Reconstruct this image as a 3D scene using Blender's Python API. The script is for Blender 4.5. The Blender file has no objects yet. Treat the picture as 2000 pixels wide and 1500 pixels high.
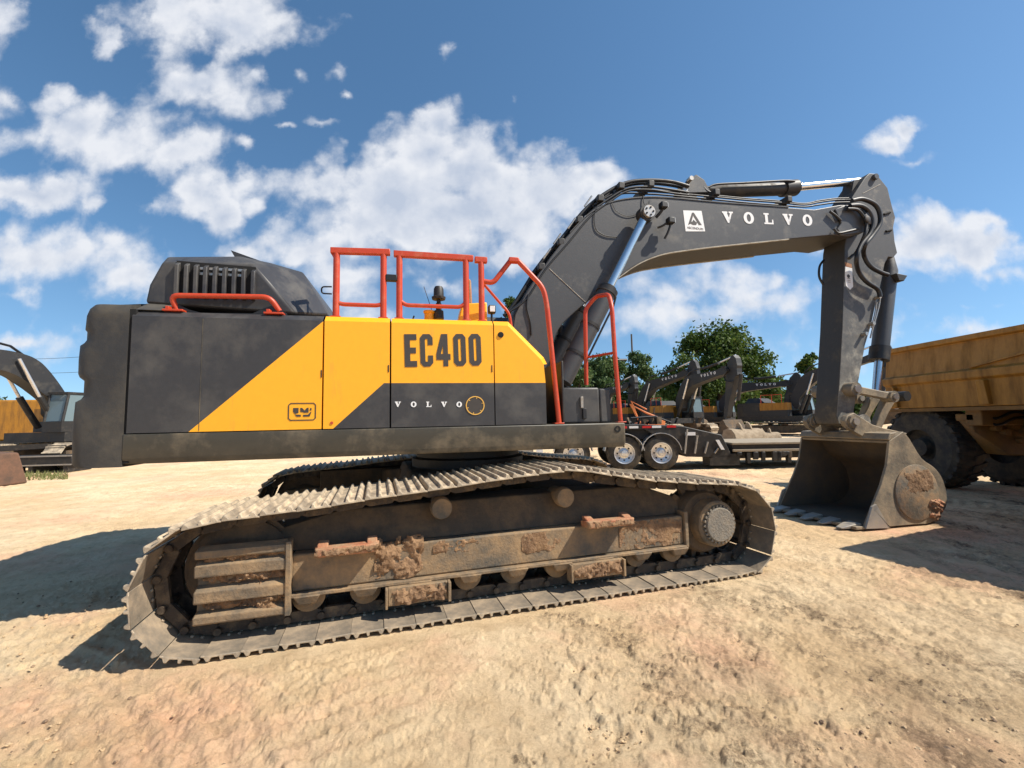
import bpy, bmesh, math, random
import numpy as np
from mathutils import Vector, Matrix
PI = math.pi
R_ = math.radians
random.seed(7); rng = np.random.default_rng(7)
S = bpy.context.scene
COL = S.collection

# ------------------------------------------------------------------ camera
CAM_H = 1.64; FPX = 850.0; PITCH = 4.7; ROLL = -1.15
cam = bpy.data.cameras.new('camera'); camo = bpy.data.objects.new('camera', cam); COL.objects.link(camo)
cam.sensor_width = 36; cam.lens = 36 * FPX / 2000; cam.clip_start = 0.05; cam.clip_end = 3000
CR = Matrix.Rotation(R_(90 + PITCH), 3, 'X') @ Matrix.Rotation(R_(ROLL), 3, 'Z')
camo.matrix_world = Matrix.Translation((0, 0, CAM_H)) @ CR.to_4x4()
S.camera = camo
S.render.resolution_x = 1024; S.render.resolution_y = 768
S.view_settings.view_transform = 'Standard'; S.view_settings.look = 'None'
S.view_settings.exposure = 0.52; S.view_settings.gamma = 1

def ray(px, py): return CR @ Vector(((px - 1000) / FPX, (750 - py) / FPX, -1))
def gnd(px, py, z=0.0):
    d = ray(px, py); t = (z - CAM_H) / d.z
    return (d.x * t, d.y * t)
class Frame:            # a yawed machine frame; at() measures a photo point on the plane y = const of the machine
    def __init__(s, yaw, o):
        s.a = R_(yaw); s.o = Vector((o[0], o[1], 0)); s.u = Vector((math.cos(s.a), math.sin(s.a), 0)); s.v = Vector((-math.sin(s.a), math.cos(s.a), 0))
    def at(s, px, py, y):
        d = ray(px, py); c = Vector((0, 0, CAM_H)) - s.o
        t = (y - c.dot(s.v)) / d.dot(s.v); p = c + d * t
        return (p.dot(s.u), p.z)
U = Frame(12.4, (-0.6, 5.8)); T = Frame(17.3, (-0.6, 5.8))
def up(pts, y): return [U.at(a, b, y) for a, b in pts]
def tp(pts, y): return [T.at(a, b, y) for a, b in pts]

# ------------------------------------------------------------------ sun + sky
SUN = Vector((0.86, -0.21, 1.0)).normalized()       # towards the sun
sun = bpy.data.lights.new('sun', 'SUN'); sun.energy = 5.0; sun.angle = R_(0.53); sun.color = (1.0, 0.93, 0.82)
suno = bpy.data.objects.new('sun', sun); COL.objects.link(suno); suno.rotation_euler = SUN.to_track_quat('Z', 'Y').to_euler()
suno.location = (30, -8, 40)
W = bpy.data.worlds.new('World'); S.world = W; W.use_nodes = True
def build_world():
    nt = W.node_tree; N = nt.nodes; L = nt.links; N.clear()
    def nd(t, **k):
        n = N.new(t)
        for a, v in k.items(): setattr(n, a, v)
        return n
    def math_(op, a, b=None, c=None, clamp=False):
        n = nd('ShaderNodeMath', operation=op, use_clamp=clamp)
        for i, x in enumerate((a, b, c)):
            if x is None: continue
            if isinstance(x, (int, float)): n.inputs[i].default_value = x
            else: L.new(x, n.inputs[i])
        return n.outputs[0]
    def vm(op, a, b=None, c=None, out=0):
        n = nd('ShaderNodeVectorMath', operation=op)
        for i, x in enumerate((a, b, c)):
            if x is None: continue
            if isinstance(x, (tuple, list)): n.inputs[i].default_value = x
            else: L.new(x, n.inputs[i])
        return n.outputs[out]
    sky = nd('ShaderNodeTexSky', sky_type='NISHITA'); sky.sun_disc = False
    sky.sun_elevation = math.asin(SUN.z); sky.sun_rotation = math.atan2(SUN.x, SUN.y)
    sky.air_density = 1.0; sky.dust_density = 0.3; sky.ozone_density = 2.2
    tc = nd('ShaderNodeTexCoord')
    sp = nd('ShaderNodeSeparateXYZ'); L.new(tc.outputs['Generated'], sp.inputs[0])
    L.new(vm('NORMALIZE', vm('ADD', tc.outputs['Generated'], (0, 0, .10))), sky.inputs[0])
    yy = math_('MAXIMUM', sp.outputs[1], 0.08)
    u = math_('DIVIDE', sp.outputs[0], yy); v = math_('DIVIDE', sp.outputs[2], yy)
    cb = nd('ShaderNodeCombineXYZ'); L.new(u, cb.inputs[0]); L.new(v, cb.inputs[1])
    P = cb.outputs[0]
    def noise(vec, scale, detail=6, rough=.55, out=0, dist=0):
        n = nd('ShaderNodeTexNoise'); n.inputs['Scale'].default_value = scale; n.inputs['Detail'].default_value = detail
        n.inputs['Roughness'].default_value = rough; n.inputs['Distortion'].default_value = dist
        L.new(vec, n.inputs['Vector']); return n.outputs[out]
    # warp the edges
    w = vm('SUBTRACT', noise(P, 4.5, 6, .6, 1), (0.5, 0.5, 0.5))
    Pw = vm('MULTIPLY_ADD', w, (0.17, 0.12, 0), P)
    blobs = [(840,285,85,75,1.5),(915,330,95,85,1.5),(780,380,130,95,1.5),(880,420,230,85,1.3),(1060,365,120,80,1.3),(1165,335,85,38,1.2),
      (640,345,48,85,1.1),(1010,430,150,75,1.2),(700,440,130,75,1.1),(850,235,50,42,1.2),(600,490,150,60,1.1),(540,470,70,50,1),
      (680,545,150,45,.9),(500,500,60,35,.9),(570,345,85,50,1),(480,350,70,50,.8),
      (430,35,160,75,1.1),(330,15,90,50,1.0),(520,70,55,55,.8),(210,80,46,34,.9),(400,160,125,48,1.2),(450,195,85,50,1.0),(500,150,50,30,1),
      (165,240,125,75,1.2),(260,265,130,65,1.1),(100,200,70,45,1),(340,295,110,60,1.1),(50,262,85,32,.9),(15,195,55,45,.9),(390,370,75,62,1.1),
      (435,415,52,42,1.1),(330,395,80,35,.8),(485,290,32,20,.9),(500,390,28,28,.9),
      (60,368,160,40,1.2),(180,392,75,22,1),(90,500,230,75,1.1),(230,465,100,32,.8),(250,540,130,48,1),(60,560,100,25,.8),
      (10,50,45,55,.9),(20,672,75,24,.9),(640,228,50,10,.8),(550,237,30,8,.7),(697,180,18,14,.8),(585,150,22,18,.7),(655,138,38,26,.45),(880,100,15,17,.8),(1005,195,12,20,.5),
      (1735,280,62,24,1),(1765,258,40,24,1),(1790,312,75,15,.8),(1810,455,110,66,1.2),(1920,475,130,60,1.15),(1960,545,90,30,.9),(1925,425,75,26,1),(1700,500,90,60,.7),
      (1400,560,260,65,.78),(1350,612,180,40,.9),(1500,600,160,36,.85),(1250,520,130,60,.8),(1940,540,110,26,.7),(1900,600,170,16,.6),(1450,520,160,30,.5),
      (1300,650,260,50,.62),(250,700,500,60,.5),(1700,640,400,60,.6),(700,620,500,60,.5),(1600,620,140,40,.5),(1950,645,100,30,.8),(860,560,130,40,.8),(1000,500,120,50,.9)]
    acc = None
    for (px, py, rx, ry, s) in blobs:
        d = ray(px, py); cu, cv = d.x / d.y, d.z / d.y
        e = ray(px + rx, py); f = ray(px, py - ry)
        su = 1 / abs(e.x / e.y - cu); sv = 1 / abs(f.z / f.y - cv)
        q = vm('MULTIPLY_ADD', Pw, (su, sv, 0), (-cu * su, -cv * sv, 0))
        ln = vm('LENGTH', q, out=1)
        g = math_('MULTIPLY_ADD', ln, -0.62 * s, s)
        acc = g if acc is None else math_('SMOOTH_MAX', acc, g, .18)
    fb = noise(P, 6.5, 10, .57); fb2 = noise(vm('ADD', P, (0.02, 0.028, 0)), 6.5, 6, .55)
    def voro(scale):
        n = nd('ShaderNodeTexVoronoi', feature='SMOOTH_F1'); n.inputs['Scale'].default_value = scale; n.inputs['Smoothness'].default_value = .35; L.new(vm('MULTIPLY_ADD', w, (.05, .05, 0), Pw), n.inputs['Vector']); return n.outputs[0]
    puff = math_('ADD', math_('MULTIPLY_ADD', voro(11), -.85, .38), math_('MULTIPLY_ADD', voro(25), -.42, .19))
    acc = math_('ADD', acc, math_('MULTIPLY', puff, .62))
    dens = math_('ADD', acc, math_('MULTIPLY_ADD', fb, 1.6, -1.05))
    front = math_('GREATER_THAN', sp.outputs[1], 0.09)
    alpha = nd('ShaderNodeMapRange', interpolation_type='SMOOTHSTEP'); L.new(dens, alpha.inputs[0])
    alpha.inputs[1].default_value = 0.0; alpha.inputs[2].default_value = 0.66; alpha.inputs[4].default_value = 0.96
    al = math_('MULTIPLY', alpha.outputs[0], front)
    # relief: thickness drops towards the sun -> brighter rim, thick bases greyer
    rel = math_('SUBTRACT', fb, fb2)
    thick = nd('ShaderNodeMapRange'); L.new(math_('MULTIPLY_ADD', fb, .5, math_('ADD', acc, -.35)), thick.inputs[0]); thick.inputs[1].default_value = .45; thick.inputs[2].default_value = 1.25
    thick.inputs[3].default_value = 1.0; thick.inputs[4].default_value = .12
    lowf = noise(vm('ADD', P, (3, 7, 0)), 3.6, 4, .5)
    br = math_('MULTIPLY_ADD', puff, .45, math_('MULTIPLY_ADD', rel, 2.0, math_('MULTIPLY_ADD', lowf, .8, math_('ADD', thick.outputs[0], -.25))))
    br = math_('MINIMUM', math_('MAXIMUM', br, .25), 1.15)
    cc = nd('ShaderNodeMix', data_type='RGBA'); L.new(br, cc.inputs[0]); cc.inputs[6].default_value = (3.0, 3.6, 4.7, 1); cc.inputs[7].default_value = (6.0, 6.15, 6.5, 1)
    # deepen the clear blue a little as the phone did
    hs = nd('ShaderNodeHueSaturation'); hs.inputs['Hue'].default_value = .493; hs.inputs['Saturation'].default_value = 1.14; hs.inputs['Value'].default_value = 1.10; L.new(sky.outputs[0], hs.inputs['Color'])
    mx = nd('ShaderNodeMix', data_type='RGBA'); L.new(al, mx.inputs[0]); L.new(hs.outputs[0], mx.inputs[6]); L.new(cc.outputs[2], mx.inputs[7])
    bg = nd('ShaderNodeBackground'); bg.inputs[1].default_value = 0.10; L.new(mx.outputs[2], bg.inputs[0])
    o = nd('ShaderNodeOutputWorld'); L.new(bg.outputs[0], o.inputs[0])
build_world()

# ------------------------------------------------------------------ materials
def mat(name, base, rough=.6, metal=0., dirt=None, amt=0., dscale=3., base2=None, bump=.0, bscale=40., spec=.5, streak=False, coord='Object', fine=0.12, low=None):
    m = bpy.data.materials.new(name); m.use_nodes = True; nt = m.node_tree; N = nt.nodes; L = nt.links
    b = N['Principled BSDF']; b.inputs['Roughness'].default_value = rough; b.inputs['Metallic'].default_value = metal
    b.inputs['Specular IOR Level'].default_value = spec
    tc = N.new('ShaderNodeTexCoord'); mp = N.new('ShaderNodeMapping'); L.new(tc.outputs[coord], mp.inputs[0])
    def noise(s, d=6, r=.6, src=None):
        n = N.new('ShaderNodeTexNoise'); n.inputs['Scale'].default_value = s; n.inputs['Detail'].default_value = d; n.inputs['Roughness'].default_value = r
        L.new(src or mp.outputs[0], n.inputs['Vector']); return n.outputs[0]
    def mr(x, a, c, lo=0., hi=1.):
        n = N.new('ShaderNodeMapRange'); L.new(x, n.inputs[0]); n.inputs[1].default_value = a; n.inputs[2].default_value = c; n.inputs[3].default_value = lo; n.inputs[4].default_value = hi; return n.outputs[0]
    def mix(f, a, c, bt='MIX'):
        n = N.new('ShaderNodeMix'); n.data_type = 'RGBA'; n.blend_type = bt
        if isinstance(f, float): n.inputs[0].default_value = f
        else: L.new(f, n.inputs[0])
        for i, x in ((6, a), (7, c)):
            if isinstance(x, tuple): n.inputs[i].default_value = (*x, 1)
            else: L.new(x, n.inputs[i])
        return n.outputs[2]
    c = base
    n1 = noise(dscale * .6, 5)
    if base2: c = mix(mr(n1, .35, .65), base, base2)
    # slight large and fine tone variation
    v = mr(noise(dscale * 7, 8, .7), .25, .75, 1 - fine, 1 + fine)
    hs = N.new('ShaderNodeHueSaturation'); L.new(v, hs.inputs['Value'])
    if isinstance(c, tuple): hs.inputs['Color'].default_value = (*c, 1)
    else: L.new(c, hs.inputs['Color'])
    c = hs.outputs[0]
    if dirt and amt > 0:
        src = None
        if streak:
            m2 = N.new('ShaderNodeMapping'); m2.inputs['Scale'].default_value = (3.2, 3.2, .55); L.new(tc.outputs[coord], m2.inputs[0]); src = m2.outputs[0]
        dn = noise(dscale, 9, .68, src)
        lo = .5 + (.5 - amt) * .45
        f = mr(dn, lo - .1, lo + .16)
        if low:   # mud climbs from below: (z0, z1)
            sx = N.new('ShaderNodeSeparateXYZ'); L.new(tc.outputs[coord], sx.inputs[0])
            g = mr(sx.outputs[2], low[0], low[1], .75, 0.)
            ad = N.new('ShaderNodeMath'); ad.operation = 'MULTIPLY_ADD'; ad.use_clamp = True; L.new(g, ad.inputs[0]); L.new(mr(noise(dscale * 2, 8, .7), .3, .7), ad.inputs[1]); L.new(f, ad.inputs[2]); f = ad.outputs[0]
        c = mix(f, c, dirt)
        r = mr(f, 0, 1, rough, min(1, rough + .35)); L.new(r, b.inputs['Roughness'])
        if metal: L.new(mr(f, 0, 1, metal, 0), b.inputs['Metallic'])
    if isinstance(c, tuple): b.inputs['Base Color'].default_value = (*c, 1)
    else: L.new(c, b.inputs['Base Color'])
    if bump:
        bn = N.new('ShaderNodeBump'); bn.inputs['Strength'].default_value = bump; bn.inputs['Distance'].default_value = .02
        L.new(noise(bscale, 9, .65), bn.inputs['Height']); L.new(bn.outputs[0], b.inputs['Normal'])
    return m
DUST = (.30, .225, .14); MUDC = (.21, .13, .07)
M = {}
M['dark'] = mat('charcoal_paint', (.038, .036, .036), .42, dirt=(.082, .077, .07), amt=.36, dscale=2.6, bump=.05, bscale=14, streak=False)
M['cw'] = mat('counterweight_paint', (.030, .029, .028), .6, dirt=(.085, .073, .055), amt=.42, dscale=1.6, bump=.35, bscale=5, low=(1.2, 2.1))
M['deck'] = mat('deck_paint', (.052, .047, .035), .5, dirt=(.21, .165, .105), amt=.33, dscale=2.5, bump=.1, bscale=6, low=(1.25, 1.5))
M['boom'] = mat('boom_paint', (.054, .054, .055), .45, dirt=(.14, .13, .115), amt=.16, dscale=2.0, bump=.08, bscale=60)
M['arm'] = mat('arm_paint', (.066, .065, .063), .55, dirt=(.34, .31, .25), amt=.22, dscale=3.0, bump=.12, bscale=50, low=(1.9, 3.7))
M['armshade'] = mat('arm_plate_shaded', (.036, .033, .029), .6, dirt=(.14, .115, .08), amt=.2, dscale=2.5, bump=.1, bscale=40, low=(1.2, 2.2))  # arm and boom edge plates: less dust, darker tone standing for their shade
M['yellow'] = mat('yellow_paint', (.92, .41, .014), .38, dirt=(.52, .28, .04), amt=.12, dscale=2.4, streak=True, bump=.02, bscale=20, fine=.04)
M['orange'] = mat('orange_red_paint', (.47, .050, .014), .42, dirt=(.45, .12, .06), amt=.2, dscale=8, fine=.1)
M['letter'] = mat('dark_lettering', (.05, .042, .035), .5)
M['white'] = mat('white_lettering', (.75, .75, .74), .5, fine=.04)
M['ring'] = mat('ochre_ring', (.75, .42, .08), .5)
M['black'] = mat('black_rubber', (.010, .010, .011), .5, dirt=(.03, .026, .022), amt=.15, dscale=6)
M['edge'] = mat('edge_highlight_and_weld', (.36, .33, .27), .6, dirt=(.2, .17, .13), amt=.4, dscale=9)  # pale tone paints the boom edge highlight; also colours the weld seams
M['alu'] = mat('polished_rim', (.72, .72, .72), .34, .85, dirt=(.3, .25, .18), amt=.25, dscale=6)
M['blackm'] = mat('black_steel', (.018, .017, .016), .55, dirt=(.09, .07, .05), amt=.25, dscale=5)
M['gap'] = mat('dark_gap', (.006, .006, .006), .9)  # near-black, paints in the shade of gaps, holes and slots
M['chrome'] = mat('chrome_rod', (.66, .66, .66), .24, 1.0, fine=.02)
M['steel'] = mat('worn_steel', (.42, .40, .37), .38, .8, dirt=(.22, .17, .11), amt=.35, dscale=5)
M['shoe'] = mat('dusty_track_shoe', (.25, .205, .15), .62, .1, dirt=(.56, .45, .31), amt=.55, dscale=4.5, bump=.3, bscale=25, base2=(.17, .135, .1))
M['shoein'] = mat('track_shoe_inner_face', (.22, .18, .13), .6, .15, dirt=(.33, .25, .165), amt=.5, dscale=2.2, bump=.3, bscale=30, base2=(.11,.1,.085))
M['wearp'] = mat('scraped_wear_plate', (.20, .165, .115), .6, .1, dirt=(.36, .22, .11), amt=.5, dscale=4.5, bump=.4, bscale=18, base2=(.14,.13,.11))
M['link'] = mat('track_link_steel', (.055, .042, .032), .6, .3, dirt=(.2, .14, .08), amt=.35, dscale=9, bump=.4, bscale=30)
M['frame'] = mat('muddy_frame', (.085, .076, .06), .65, dirt=(.32, .21, .11), amt=.58, dscale=3.2, bump=.5, bscale=22)
M['frameD'] = mat('dark_frame_mud', (.075, .055, .036), .85, dirt=(.18, .115, .062), amt=.45, dscale=3.5, bump=.5, bscale=18)
M['mud'] = mat('caked_mud', (.28, .165, .08), .95, dirt=(.15, .085, .045), amt=.5, dscale=9, bump=1.0, bscale=28, base2=(.33, .2, .11))
M['farp'] = mat('far_dark_paint', (.021, .021, .022), .55, dirt=(.08, .07, .055), amt=.25, dscale=1.5)
M['rust2'] = mat('dark_rusty_steel', (.14, .07, .04), .85, dirt=(.08, .05, .035), amt=.5, dscale=3)
M['crumb'] = mat('dry_sand_crumb', (.50, .34, .19), .95, bump=.8, bscale=60, fine=.15, base2=(.62,.45,.27), dscale=3)
M['clod'] = mat('dry_clods', (.30, .205, .125), .95, bump=.8, bscale=40, fine=.3, base2=(.19,.13,.085), dscale=3)
M['rust'] = mat('rusty_red_step', (.34, .11, .05), .8, dirt=(.36, .23, .13), amt=.6, dscale=7, bump=.5, bscale=30)
M['drive'] = mat('worn_drive_cover', (.16, .145, .12), .7, dirt=(.26, .215, .16), amt=.5, dscale=12, bump=.7, bscale=45)
M['bucket'] = mat('bucket_steel', (.15, .132, .105), .5, .2, dirt=(.33, .25, .155), amt=.55, dscale=2.6, bump=.3, bscale=25)
M['bucketin'] = mat('bucket_inside_shaded', (.10, .078, .056), .8, dirt=(.16, .11, .065), amt=.5, dscale=3, bump=.3, bscale=25)  # inside toned darker than the shell, its shade put into the colour
M['tooth'] = mat('polished_tooth', (.36, .34, .31), .42, .6, dirt=(.3, .25, .18), amt=.5, dscale=9)
M['amber'] = mat('truck_paint', (.37, .165, .012), .5, dirt=(.18, .085, .018), amt=.42, dscale=1.6, bump=.15, bscale=10, streak=True)
M['amber2'] = mat('truck_chassis', (.22, .11, .022), .7, dirt=(.16, .09, .04), amt=.5, dscale=3, bump=.4, bscale=16)
M['tyre'] = mat('tyre_rubber', (.022, .021, .02), .8, dirt=(.10, .08, .055), amt=.45, dscale=5, bump=.2, bscale=30)
M['dkred'] = mat('red_mudflap', (.35, .03, .02), .6)
M['wood'] = mat('pale_planks', (.30, .25, .18), .8, dirt=(.25, .2, .14), amt=.4, dscale=5)
M['bark'] = mat('bark', (.09, .065, .045), .9, bump=.8, bscale=12)
M['grass'] = mat('weeds', (.10, .13, .03), .8, base2=(.2, .18, .07))
M['redrefl'] = mat('red_reflector', (.55, .02, .02), .3)
M['orange2'] = mat('faded_orange', (.55, .16, .04), .5, dirt=(.3, .13, .06), amt=.3, dscale=3)
M['pole'] = mat('grey_pole', (.10, .085, .07), .9)
M['lens'] = mat('lamp_lens', (.7, .72, .72), .2)
def glassmat():
    m = bpy.data.materials.new('cab_glass'); m.use_nodes = True; b = m.node_tree.nodes['Principled BSDF']
    b.inputs['Base Color'].default_value = (.22, .30, .33, 1); b.inputs['Roughness'].default_value = .08; b.inputs['Transmission Weight'].default_value = .35; b.inputs['IOR'].default_value = 1.3
    return m
M['glass'] = glassmat()
def leafmat(name, c1, c2, c3):
    m = bpy.data.materials.new(name); m.use_nodes = True; nt = m.node_tree; N = nt.nodes; L = nt.links; b = N['Principled BSDF']
    at = N.new('ShaderNodeAttribute'); at.attribute_name = 'tone'
    cr = N.new('ShaderNodeValToRGB'); L.new(at.outputs['Fac'], cr.inputs[0]); e = cr.color_ramp.elements
    e[0].color = (*c1, 1); e[1].color = (*c3, 1); k = e.new(.55); k.color = (*c2, 1)
    L.new(cr.outputs[0], b.inputs['Base Color']); b.inputs['Roughness'].default_value = .6; b.inputs['Specular IOR Level'].default_value = .25
    tr = N.new('ShaderNodeBsdfTranslucent'); L.new(cr.outputs[0], tr.inputs[0]); ms = N.new('ShaderNodeMixShader'); ms.inputs[0].default_value = .3
    L.new(b.outputs[0], ms.inputs[1]); L.new(tr.outputs[0], ms.inputs[2]); L.new(ms.outputs[0], N['Material Output'].inputs[0])
    return m
M['leaf'] = leafmat('oak_foliage', (.028, .055, .010), (.06, .105, .018), (.13, .175, .035))
M['leaf2'] = leafmat('light_foliage', (.045, .08, .025), (.085, .14, .045), (.15, .20, .08))

# ------------------------------------------------------------------ mesh helper
class MB:
    def __init__(s): s.v = []; s.f = []; s.m = []; s.cur = 0
    def add(s, vs, fs, mi=None):
        o = len(s.v); s.v += [tuple(x) for x in vs]; mi = s.cur if mi is None else mi
        for f in fs: s.f.append([i + o for i in f]); s.m.append(mi)
        return s
    def box(s, x0, x1, y0, y1, z0, z1, mi=None):
        return s.add([(x0,y0,z0),(x1,y0,z0),(x1,y1,z0),(x0,y1,z0),(x0,y0,z1),(x1,y0,z1),(x1,y1,z1),(x0,y1,z1)],
                     [(0,3,2,1),(4,5,6,7),(0,1,5,4),(1,2,6,5),(2,3,7,6),(3,0,4,7)], mi)
    def prism(s, pts, y0, y1, mi=None):      # polygon in xz extruded along y
        n = len(pts)
        vs = [(x, y0, z) for x, z in pts] + [(x, y1, z) for x, z in pts]
        return s.add(vs, [list(range(n)), list(range(2*n-1, n-1, -1))] + [(i, i+n, (i+1) % n + n, (i+1) % n) for i in range(n)], mi)
    def hull(s, pts, mi=None):
        bm = bmesh.new(); vs = [bm.verts.new(p) for p in pts]
        r = bmesh.ops.convex_hull(bm, input=vs); bmesh.ops.dissolve_limit(bm, angle_limit=.02, verts=bm.verts[:], edges=bm.edges[:])
        bm.verts.index_update(); bm.verts.ensure_lookup_table(); used = [v for v in bm.verts if v.link_faces]; ix = {v: i for i, v in enumerate(used)}
        s.add([v.co[:] for v in used], [[ix[v] for v in f.verts] for f in bm.faces], mi); bm.free(); return s
    def tube(s, path, r, seg=10, mi=None, closed=False):
        P = [Vector(p) for p in path]; n = len(P); rs = r if isinstance(r, (list, tuple)) else [r] * n
        vs = []; prev = None
        for i in range(n):
            if closed: t = (P[(i+1) % n] - P[i-1])
            else: t = P[min(i+1, n-1)] - P[max(i-1, 0)]
            t.normalize()
            if prev is None:
                a = Vector((0, 0, 1)) if abs(t.z) < .9 else Vector((1, 0, 0)); a = a.cross(t).normalized()
            else: a = (prev - t * prev.dot(t)).normalized()
            prev = a; b = t.cross(a)
            for k in range(seg):
                q = 2 * PI * k / seg; vs.append(P[i] + (a * math.cos(q) + b * math.sin(q)) * rs[i])
        fs = []
        for i in range(n if closed else n - 1):
            j = (i + 1) % n
            for k in range(seg): k2 = (k + 1) % seg; fs.append((i*seg+k, i*seg+k2, j*seg+k2, j*seg+k))
        if not closed: fs += [list(range(seg-1, -1, -1)), list(range((n-1)*seg, n*seg))]
        return s.add(vs, fs, mi)
    def cyl(s, p0, p1, r, seg=24, mi=None, r2=None): return s.tube([p0, p1], [r, r if r2 is None else r2], seg, mi)
    def lathe(s, prof, axis_p, axis='y', seg=32, mi=None):   # prof: (r, h) list, closed solid of revolution around axis through axis_p
        vs = []; n = len(prof); ax = Vector(axis_p)
        for k in range(seg):
            q = 2 * PI * k / seg; c, sn = math.cos(q), math.sin(q)
            for r, h in prof:
                if axis == 'y': vs.append((ax.x + r*c, ax.y + h, ax.z + r*sn))
                elif axis == 'x': vs.append((ax.x + h, ax.y + r*c, ax.z + r*sn))
                else: vs.append((ax.x + r*c, ax.y + r*sn, ax.z + h))
        fs = []
        for k in range(seg):
            k2 = (k + 1) % seg
            for i in range(n - 1): fs.append((k*n+i, k*n+i+1, k2*n+i+1, k2*n+i))
        return s.add(vs, fs, mi)
    def build(s, name, mats, parent=None, bevel=0., smooth=False, seg=2, recalc=True):
        me = bpy.data.meshes.new(name); me.from_pydata(s.v, [], s.f)
        if not isinstance(mats, (list, tuple)): mats = [mats]
        for m in mats: me.materials.append(M[m] if isinstance(m, str) else m)
        me.polygons.foreach_set('material_index', s.m)
        if recalc:
            bm = bmesh.new(); bm.from_mesh(me); bmesh.ops.recalc_face_normals(bm, faces=bm.faces); bm.to_mesh(me); bm.free()
        if smooth or bevel:
            me.polygons.foreach_set('use_smooth', [True] * len(me.polygons)); me.set_sharp_from_angle(angle=R_(38))
        o = bpy.data.objects.new(name, me); COL.objects.link(o)
        if parent: o.parent = parent
        if bevel:
            b = o.modifiers.new('bevel', 'BEVEL'); b.width = bevel; b.segments = seg; b.limit_method = 'ANGLE'; b.angle_limit = R_(35); b.harden_normals = False
        return o
def tag(o, label=None, cat=None, group=None, kind=None):
    if label: o['label'] = label
    if cat: o['category'] = cat
    if group: o['group'] = group
    if kind: o['kind'] = kind
    return o
def empty(name, loc=(0,0,0), rz=0):
    o = bpy.data.objects.new(name, None); COL.objects.link(o); o.location = loc; o.rotation_euler = (0, 0, rz); o.empty_display_size = .3; return o
KIDS = {}
def copy_tree(o, parent=None):
    c = o.copy(); COL.objects.link(c); c.parent = parent
    for ch in [x for x in COL.objects if x.parent == o]: copy_tree(ch, c)
    return c
def smooth_path(pts, n=6, closed=False):
    P = [Vector(p) for p in pts]; out = []; m = len(P)
    rngs = range(m if closed else m - 1)
    for i in rngs:
        if closed: a, b, c, d = P[i-1], P[i], P[(i+1) % m], P[(i+2) % m]
        else: a, b, c, d = P[max(i-1,0)], P[i], P[i+1], P[min(i+2, m-1)]
        for k in range(n):
            t = k / n
            out.append(.5*((2*b)+(c-a)*t+(2*a-5*b+4*c-d)*t*t+(3*b-a-3*c+d)*t**3))
    if not closed: out.append(P[-1])
    return out

# value noise for terrain and lumps
PERM = rng.random((512, 512))
def vnoise(x, y):
    xi = np.floor(x).astype(int); yi = np.floor(y).astype(int); fx = x - xi; fy = y - yi
    fx = fx*fx*fx*(fx*(fx*6-15)+10); fy = fy*fy*fy*(fy*(fy*6-15)+10); g = lambda a, b: PERM[a % 512, b % 512]
    return (g(xi,yi)*(1-fx)+g(xi+1,yi)*fx)*(1-fy)+(g(xi,yi+1)*(1-fx)+g(xi+1,yi+1)*fx)*fy - .5
def fbm(x, y, o=5, g=.5):
    t = 0; a = 1; f = 1
    for i in range(o): t = t + a * vnoise(x*f + 17.3*i, y*f + 9.1*i); a *= g; f *= 2.03
    return t

# ------------------------------------------------------------------ ground
SOIL = [([(1080,1200),(1200,1240),(1265,1300),(1300,1370),(1360,1430),(1430,1470),(1500,1520)], .10), ([(1290,1120),(1400,1165),(1560,1200),(1700,1250),(1850,1290),(2020,1330)], .13),
        ([(1500,1240),(1620,1300),(1760,1330),(1900,1370)], .06), ([(1440,1400),(1480,1410),(1530,1440),(1600,1500)], .08), ([(980,1480),(1040,1500)], .05), ([(1250,1280),(1340,1290),(1420,1310)], .07)]
def soil_field(X, Y):
    f = np.zeros_like(X)
    for pts, w in SOIL:
        q = [gnd(*p) for p in pts]
        for (ax, ay), (bx, by) in zip(q[:-1], q[1:]):
            dx, dy = bx-ax, by-ay; t = np.clip(((X-ax)*dx+(Y-ay)*dy)/(dx*dx+dy*dy), 0, 1); d = np.hypot(X-ax-t*dx, Y-ay-t*dy)
            f = np.maximum(f, np.exp(-(d/(w*1.6))**2))
    return f
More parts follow.
